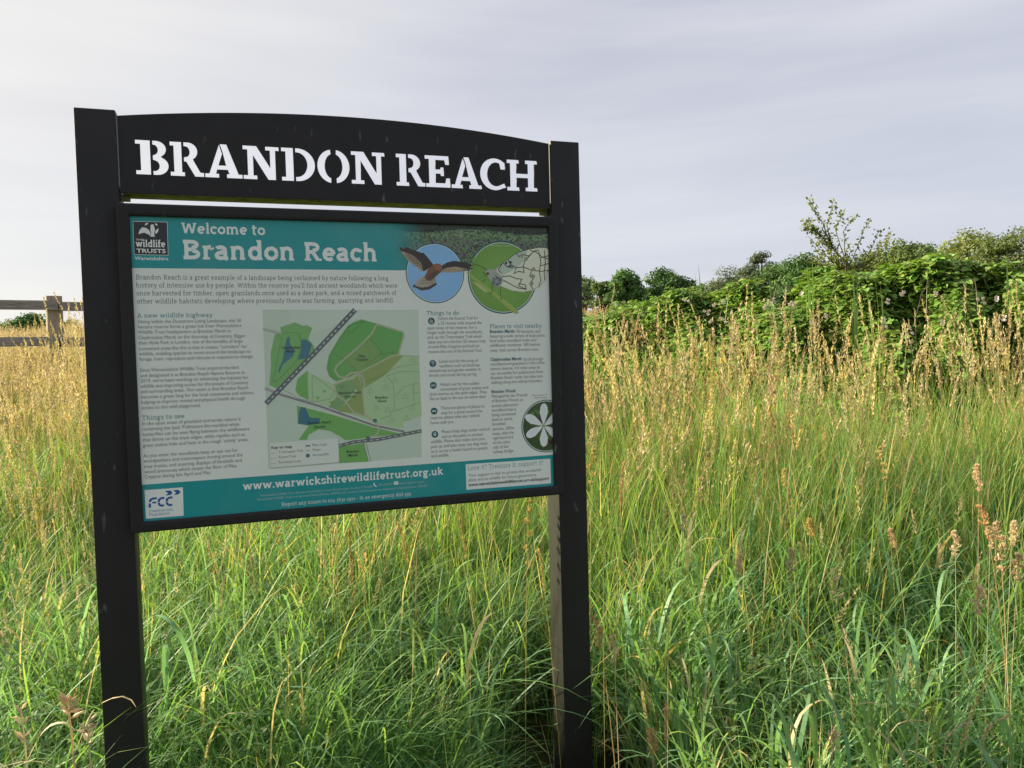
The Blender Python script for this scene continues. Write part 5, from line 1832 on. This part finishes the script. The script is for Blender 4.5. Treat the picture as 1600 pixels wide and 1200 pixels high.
# ------------------------------------------------------------------ trees
def tree(px, py_top, width_px, dist, label, kind='round', col=(.055, .11, .03), seedn=0, nleaf=9500, py_foot=480, group='distant trees behind the meadow'):
    g = np.random.default_rng(seedn + 900)
    top = at(px, py_top, dist)
    gz_ = h1(top.x, top.y)
    root = empty('tree' if kind == 'round' else 'pine_tree', (top.x, top.y, gz_ - .2), 0, label, 'tree', group)
    H = top.z - gz_ + .2
    Wd = width_px / F * dist
    rx = Wd / 2
    # trunk and limbs
    mb = MB()
    V, Fq = tube_pts([(0, 0, 0), (rx * .03, 0, H * .3), (-rx * .04, .1, H * .6), (0, 0, H * .88)], [H * .03, H * .024, H * .015, H * .004], 7)
    mb.add(V, Fq)
    ch = H * (.86 if kind == 'round' else .70)     # crown height
    cz_ = H - ch / 2
    lob = []
    nl = 64 if kind == 'round' else 48
    for k in range(nl):
        d = Vector(g.normal(0, 1, 3)).normalized()
        rr = g.uniform(.45, .80)
        f = 1.0
        if kind == 'pine':
            f = 1 - .55 * max(0, d.z)
        vr = rx * (.92 if kind == 'round' else 1.0)
        if k % 5 < 2:      # skirt of lower foliage
            aa = g.uniform(0, 6.28)
            c = Vector((math.cos(aa) * rx * rr, math.sin(aa) * rx * rr, g.uniform(.12, 1.0) * (H - vr)))
        else:
            c = Vector((d.x * rx * rr * f, d.y * rx * rr * f, H - vr + d.z * vr * rr))
        lr = rx * g.uniform(.28, .46)
        lob.append((c, lr))
        if k % 3 == 0:
            V, Fq = tube_pts([(0, 0, H * g.uniform(.3, .6)), tuple(c * .5 + Vector((0, 0, H * .28))), tuple(c)], [H * .012, H * .008, H * .003], 4)
            mb.add(V, Fq)
    mb.build('trunk', M_BARK, root, True)
    px_m = F / dist * .64
    qs = max(.10, 1.75 / px_m)
    per = nleaf // nl
    Ps, As, Bs, Cs = [], [], [], []
    for c, lr in lob:
        d = g.normal(0, 1, (per, 3))
        d /= np.linalg.norm(d, axis=1, keepdims=True)
        d[:, 2] = np.where(d[:, 2] < -.2, d[:, 2] * .4, d[:, 2])
        r = lr * g.uniform(.55, 1.12, (per, 1))
        sq = np.array([1, 1, .75 if kind == 'round' else .55])
        P = np.array(c)[None, :] + d * r * sq
        nrm = d + g.normal(0, .45, (per, 3)) + np.array([0, 0, .3])
        nrm /= np.linalg.norm(nrm, axis=1, keepdims=True)
        a = np.cross(nrm, g.normal(0, 1, (per, 3)))
        a /= np.linalg.norm(a, axis=1, keepdims=True)
        b = np.cross(nrm, a)
        s = qs * g.uniform(.5, 1.2, (per, 1))
        Ps.append(P); As.append(a * s); Bs.append(b * s * (.6 if kind == 'round' else .35))
        Cs.append(np.tile(np.array(col), (per, 1)) * g.uniform(.8, 1.2) * g.uniform(.75, 1.25, (per, 1)))
    V, Q, C = quads(np.vstack(Ps), np.vstack(As), np.vstack(Bs), np.vstack(Cs))
    o = link('crown', np_mesh('crown', V, Q, C, M_TREE, False), root)
    return root


G1, G2, PI1, PI2, OLV = (.085, .18, .055), (.11, .19, .065), (.13, .17, .09), (.09, .12, .075), (.15, .19, .07)  # leaf colours of the trees lightened to imitate distance haze
tree(912, 430, 44, 150, 'pale haze-coloured tree right beside the sign post', col=(0.165, 0.240, 0.128), seedn=1, nleaf=3500)
tree(942, 436, 34, 92, 'small round tree left of the bigger dark green one', col=G2, seedn=2, nleaf=4000)
tree(975, 421, 66, 90, 'rounded dark green tree nearest to the sign post', col=G1, seedn=3)
tree(1045, 417, 80, 92, 'round dark tree beside the tall green spike', col=(0.068, 0.143, 0.045), seedn=4)
tree(1105, 440, 80, 95, 'low bush-like tree between the round tree and the pale pine', col=G1, seedn=5, nleaf=4000)
tree(1140, 413, 100, 88, 'olive-coloured pine left of the taller dark pine', 'pine', PI1, 6)
tree(1190, 391, 72, 90, 'tallest dark pine in the far tree line', 'pine', PI2, 7)
tree(1218, 403, 90, 84, 'dull green tree in front of the dark pine', col=(0.090, 0.165, 0.053), seedn=8)
tree(1258, 396, 100, 78, 'dark green tree left of the thin sprig', col=(0.068, 0.150, 0.045), seedn=9)
tree(1316, 400, 120, 74, 'dark tree directly behind the thin sprig', col=(0.068, 0.150, 0.045), seedn=10)
tree(1372, 383, 110, 66, 'dark tree just right of the thin sprig', col=(0.083, 0.150, 0.053), seedn=11, nleaf=8000)
tree(1415, 366, 95, 62, 'broad olive-green tree on the right of the thin sprig', col=(0.128, 0.180, 0.053), seedn=12, nleaf=9000)
tree(1468, 372, 110, 60, 'round tree between the broad olive tree and the big pair', col=(0.098, 0.158, 0.053), seedn=13, nleaf=9000)
tree(1512, 356, 110, 56, 'yellow-green tree left of the biggest tree', col=(0.165, 0.210, 0.053), seedn=14, nleaf=10000)
tree(1575, 350, 130, 52, 'biggest olive tree at the picture edge', col=(0.128, 0.173, 0.060), seedn=15, nleaf=14000)
tree(1660, 352, 130, 54, 'olive tree cut off by the picture edge', col=(0.120, 0.165, 0.060), seedn=16, nleaf=9000)
tree(45, 487, 66, 95, 'round dark bush-like tree seen between the fence rails', col=G1, seedn=17)
tree(20, 497, 50, 100, 'low tree at the far left under the fence rail', col=G1, seedn=18, nleaf=4000)
tree(108, 499, 46, 105, 'low tree behind the fence post beside the sign', col=G1, seedn=19, nleaf=4000)
tree(-25, 494, 60, 100, 'low tree cut off by the picture edge beyond the fence', col=G1, seedn=20, nleaf=4000)

tree(1012, 446, 50, 105, 'low tree filling the gap between the two round dark trees', col=(.07, .14, .05), seedn=31, nleaf=5000)
tree(1078, 440, 60, 104, 'low tree behind the single tall green spike', col=(.07, .14, .05), seedn=32, nleaf=5000)
tree(1162, 424, 90, 100, 'dull green tree between the two pines', col=(.09, .15, .06), seedn=33)
tree(1440, 378, 110, 70, 'dark tree filling the gap right of the broad olive tree', col=(.07, .12, .045), seedn=34)
# ------------------------------------------------------------------ single stalks that stand out
def stalk(px, py, bx, by, dist, kind, col, label, head=.12, bend=0.0, sc=1.0, w=.0024, leaf=False, seedn=0):
    """px,py tip; bx,by a lower point of the stem in the photo; goes on down to the soil"""
    g = np.random.default_rng(seedn + int(px) * 3 + int(py))
    T, B = at(px, py, dist), at(bx, by, dist + .02)
    d = (B - T)
    gzz = h1(B.x, B.y)
    k = (T.z - gzz) / max(.05, (T.z - B.z))
    k = min(k, 4)
    G = T + d * k
    G.x = B.x + (G.x - B.x) * .5
    G.z = h1(G.x, G.y)
    root = empty('grass_stalk', tuple(G), 0, label, 'grass stalk', 'seed stalks standing out of the grass')
    T, B = T - G, B - G
    pts = []
    n = 14
    mid = Vector((B.x, B.y, B.z))
    for i in range(n + 1):
        t = i / n
        # quadratic through 0, B-ish, T
        p = (Vector((0, 0, 0)) * (1 - t) ** 2 + (mid * 1.0) * 2 * t * (1 - t) + T * t * t)
        pts.append(p)
    if bend:
        m_ = 8
        for i in range(1, m_ + 1):
            a = bend * i / m_
            dprev = (pts[-1] - pts[-2]).normalized()
            q = Matrix.Rotation(abs(bend) / m_ * (1 if bend > 0 else -1), 4, 'Y') @ dprev
            pts.append(pts[-1] + q * head / m_ * 1.0)
    # arc lengths
    L = [0]
    for a, b in zip(pts, pts[1:]): L.append(L[-1] + (b - a).length)
    tot = L[-1]
    mb = MB()
    col = np.array(col)
    V, Fq = tube_pts(pts, [w / 2 * (1 - .45 * l / tot) for l in L], 5)
    stemc = col * .75 + np.array([.10, .13, .02]) * .35 if kind != 'withered' else col
    mb.add(V, Fq, stemc)
    mb.build('stem', M_STRAW, root, True)
    hd = MB()

    def pos(s):
        s = min(max(s, 0), tot)
        i = int(np.searchsorted(L, s)) or 1
        f = (s - L[i - 1]) / max(1e-6, L[i] - L[i - 1])
        return pts[i - 1].lerp(pts[i], f), (pts[i] - pts[i - 1]).normalized()

    def grain(p, d, ln, wd, c):
        d = Vector(d).normalized()
        s = d.cross(Vector(g.normal(0, 1, 3))).normalized()
        u = d.cross(s)
        V = [p, p + d * ln * .45 + s * wd, p + d * ln * .45 + u * wd, p + d * ln * .45 - s * wd, p + d * ln * .45 - u * wd, p + d * ln]
        hd.add(V, [(0, 1, 2), (0, 2, 3), (0, 3, 4), (0, 4, 1), (5, 2, 1), (5, 3, 2), (5, 4, 3), (5, 1, 4)], c * g.uniform(.75, 1.25))
    if kind == 'couch':
        ns = int(head / .0085)
        for i in range(ns):
            p, d = pos(tot - head + head * i / ns)
            sd = Vector((1, .2, 0)) * (1 if i % 2 else -1)
            for q in range(3):
                grain(p, d * 1.5 + sd * (.45 + .3 * q) + Vector(g.normal(0, .12, 3)), .014 * sc, .0020 * sc, col)
    elif kind == 'spike':
        for i in range(int(head * 900)):
            p, d = pos(tot - head * g.random())
            sd = Vector(g.normal(0, 1, 3)).normalized()
            grain(p + sd * .002 * sc, d * 1.6 + sd * .6, .010 * sc, .0013 * sc, col)
    elif kind == 'cocksfoot':
        for c_, r_ in ((.10, .007), (.32, .011), (.52, .012), (.70, .011), (.85, .008), (.97, .005)):
            p0, d0 = pos(tot - head * (1 - c_))
            p0 = p0 + Vector((g.choice([-1, 1]) * r_ * .5, 0, 0)) * sc
            for i in range(34):
                sd = Vector(g.normal(0, 1, 3)).normalized()
                grain(p0 + sd * r_ * sc * g.uniform(.2, .9), d0 + sd * .8, .011 * sc, .0018 * sc, col)
    elif kind == 'panicle':
        for i in range(22):
            u = i / 22
            p, d = pos(tot - head * (1 - u))
            sd = Vector(g.normal(0, 1, 3)); sd.z = abs(sd.z) * .3; sd.normalize()
            bl = .045 * sc * (1 - u * .75) * g.uniform(.5, 1.1)
            e = p + (d * .9 + sd * .8).normalized() * bl
            V, Fq = tube_pts([p, e], .0004, 3, False)
            hd.add(V, Fq, col * .8)
            for q in range(7):
                pq = p.lerp(e, .3 + .1 * q) + Vector(g.normal(0, .002, 3))
                grain(pq, d * 1.0 + sd * .6 + Vector(g.normal(0, .3, 3)), .008 * sc, .0012 * sc, col)
    elif kind == 'withered':
        for i in range(10):
            p, d = pos(tot - head * g.random())
            sd = Vector((g.choice([-1, 1]) * .8, g.normal(0, .4), g.normal(-.1, .4)))
            grain(p, sd + d * .8, .022 * sc, .0030 * sc, col)
    hd.build('seed_head', M_STRAW, root)
    if leaf:
        for q in range(2):
            p, d = pos(tot * (.72 + .12 * q) if not leaf == 2 else tot * (.8 + .1 * q))
            sgn = 1 if q else -1
            V, Q, C = blades(1, (.16, .24), (.008, .013), 0, (.2, .5), (1.8, 3.0), [(col, 1)], 10, int(px) + q, az_bias=(0 if sgn > 0 else math.pi), bias_k=.2, twist=1.2)
            V = V + np.array(p)
            link('dry_leaf', np_mesh('dry_leaf', V, Q, C, M_STRAW), root)
    return root


ORG, PALE, YEL, GRN, TAN = (.66, .45, .22), (.76, .66, .44), (.70, .60, .22), (.36, .46, .14), (.72, .58, .36)
S = [
    (33, 1106, 42, 1190, 1.75, 'withered', PALE, 'pale withered stalk with side bristles, leftmost at the bottom corner', .09, .0, 1.3, .006, 1),
    (106, 1093, 116, 1190, 1.72, 'withered', TAN, 'pale broken stalk with a frayed top left of the near post', .05, .0, 1.6, .007, 1),
    (137, 1130, 141, 1192, 1.70, 'withered', PALE, 'bent dry stalk with short bristles right beside the near post', .05, .0, 1.4, .006, 0),
    (57, 764, 60, 840, 2.6, 'spike', YEL, 'upright yellow spike left of the near post', .17, 0, 1.1, .0024, 0),
    (30, 711, 115, 800, 2.9, 'panicle', TAN, 'long brown panicle leaning left beside the near post', .26, 0, 1.0, .002, 0),
    (432, 815, 448, 880, 2.7, 'cocksfoot', YEL, 'golden head just under the panel, nearest to the near post', .16, 0, .8, .0024, 0),
    (545, 829, 552, 900, 2.6, 'spike', YEL, 'golden spike under the panel beside the first head', .16, 0, 1.2, .0022, 0),
    (622, 818, 645, 880, 2.6, 'spike', YEL, 'leaning golden spike under the middle of the panel', .15, 0, 1.1, .0022, 0),
    (716, 800, 732, 860, 2.8, 'spike', YEL, 'golden drooping spike under the right half of the panel', .18, 0, 1.1, .0022, 0),
    (826, 782, 822, 890, 2.6, 'cocksfoot', YEL, 'large golden head left of the far post', .24, 0, .9, .0026, 0),
    (842, 860, 856, 930, 2.5, 'spike', YEL, 'thin golden spike touching the far post', .14, 0, 1.1, .0022, 0),
    (676, 1005, 694, 1130, 2.0, 'panicle', GRN, 'green half-open panicle between the posts', .20, 0, .8, .0022, 0),
    (926, 703, 922, 770, 2.9, 'cocksfoot', YEL, 'thick golden head touching the far post from the right', .14, 0, 1.0, .0026, 0),
    (974, 723, 966, 800, 2.7, 'spike', ORG, 'orange-tan spike beside the far post', .15, 0, 1.0, .0022, 0),
    (943, 840, 942, 900, 2.4, 'couch', YEL, 'narrow yellow ear low beside the far post', .10, 0, .8, .0022, 0),
    (1067, 806, 1065, 880, 2.5, 'cocksfoot', PALE, 'compact pale ear on a green stem, alone in the grass', .055, 0, .7, .0026, 0),
    (1158, 868, 1152, 910, 2.4, 'cocksfoot', PALE, 'pale slanting ear near the centre of the near grass', .055, 0, .7, .0026, 0),
    (1235, 860, 1236, 910, 2.4, 'cocksfoot', PALE, 'plump pale ear beside the slanting one', .07, 0, .9, .0028, 0),
    (1228, 762, 1240, 800, 2.7, 'cocksfoot', YEL, 'curved yellow ear above the pale pair', .065, .3, .7, .0024, 0),
    (1266, 815, 1264, 860, 2.6, 'cocksfoot', YEL, 'bright yellow cluster above the pale pair', .055, 0, 1.1, .0026, 0),
    (1374, 700, 1390, 760, 3.0, 'cocksfoot', YEL, 'long golden ear leaning left in the mid meadow', .14, 0, .9, .0024, 0),
    (1528, 728, 1530, 790, 2.8, 'cocksfoot', TAN, 'knobbly tan ear standing above the rest near the picture edge', .10, 0, 1.0, .0028, 0),
    (1492, 832, 1495, 880, 2.5, 'cocksfoot', PALE, 'upright pale ear left of the knobbly group', .085, 0, .9, .0028, 0),
    (1531, 792, 1560, 850, 2.4, 'cocksfoot', ORG, 'orange-tan ear leaning left in the knobbly group', .12, 0, 1.0, .003, 0),
    (1558, 818, 1572, 900, 2.3, 'cocksfoot', TAN, 'longest tan ear of the knobbly group', .16, 0, 1.1, .003, 0),
    (1548, 825, 1546, 870, 2.4, 'cocksfoot', PALE, 'small pale ear in the middle of the knobbly group', .07, 0, .9, .0028, 0),
    (1583, 818, 1578, 870, 2.35, 'cocksfoot', PALE, 'rightmost pale ear of the knobbly group', .075, 0, 1.0, .0028, 0),
    (1592, 868, 1586, 920, 2.2, 'cocksfoot', TAN, 'lowest tan ear by the picture edge', .08, 0, 1.0, .0028, 0),
    (1392, 828, 1412, 860, 2.5, 'cocksfoot', TAN, 'tan ear bending left below the long golden one', .07, 0, .8, .0026, 0),
    (1298, 899, 1322, 936, 2.2, 'withered', TAN, 'tan row of drooping grains in the near grass', .09, 0, 1.2, .003, 0),
    (1530, 920, 1520, 970, 2.2, 'cocksfoot', PALE, 'pale ragged ear low near the picture edge', .08, 0, 1.0, .003, 0),
    (928, 962, 948, 1010, 2.0, 'panicle', ORG, 'rusty orange panicle low beside the far post', .10, 0, 1.0, .003, 0),
    (957, 995, 963, 1050, 1.95, 'panicle', TAN, 'faded tan panicle below the rusty one', .08, 0, .9, .003, 0),
    (1045, 965, 1043, 1010, 2.1, 'couch', TAN, 'small tan spike standing in the near green blades', .06, 0, .8, .0024, 0),
    (1041, 1103, 1040, 1160, 1.75, 'spike', ORG, 'rusty spike near the bottom edge', .09, 0, 1.0, .003, 0),
    (1018, 1140, 1022, 1185, 1.7, 'panicle', ORG, 'short rusty tuft at the bottom edge', .06, 0, .8, .003, 0),
    (1280, 1024, 1276, 1100, 1.85, 'couch', GRN, 'green-yellow ear among blades right of centre', .10, 0, .8, .0022, 0),
    (1390, 1048, 1388, 1110, 1.8, 'couch', YEL, 'leftmost of the short narrow ears in the bottom corner', .06, 0, .7, .0022, 0),
    (1437, 1044, 1433, 1105, 1.8, 'couch', YEL, 'tallest of the short narrow ears in the bottom corner', .07, 0, .7, .0022, 0),
    (1421, 1052, 1420, 1110, 1.85, 'couch', GRN, 'green ear between the two narrow yellow ones', .06, 0, .7, .0022, 0),
    (1460, 1092, 1461, 1150, 1.75, 'couch', YEL, 'low narrow ear left of the long leaning ear', .06, 0, .7, .0022, 0),
    (1485, 1086, 1482, 1150, 1.75, 'couch', GRN, 'green ear touching the long leaning ear', .08, 0, .7, .0022, 0),
    (1553, 1036, 1485, 1175, 1.7, 'couch', YEL, 'long golden ear leaning right across the bottom corner', .20, 0, .9, .0032, 0),
    (1536, 1158, 1532, 1192, 1.6, 'couch', TAN, 'tan ear arching over to the right in the bottom corner', .08, 1.2, 1.0, .003, 0),
    (1478, 1158, 1470, 1192, 1.62, 'couch', PALE, 'pale thin ear bent flat in the bottom corner', .07, 1.3, .8, .0026, 0),
    (1363, 1100, 1362, 1160, 1.75, 'couch', GRN, 'green narrow ear left of the bottom corner group', .09, 0, .8, .0024, 0),
    (1305, 1145, 1296, 1190, 1.65, 'panicle', TAN, 'dry tan tuft at the bottom edge right of centre', .06, 0, .8, .003, 0),
]
for s_ in S:
    px, py, bx, by, dd, kd, cc, lb, hd_, bn, sc_, w_, lf_ = s_
    stalk(px, py, bx, by, dd, kd, cc, lb, hd_, bn, sc_, w_, lf_)
print('verts tris ok')
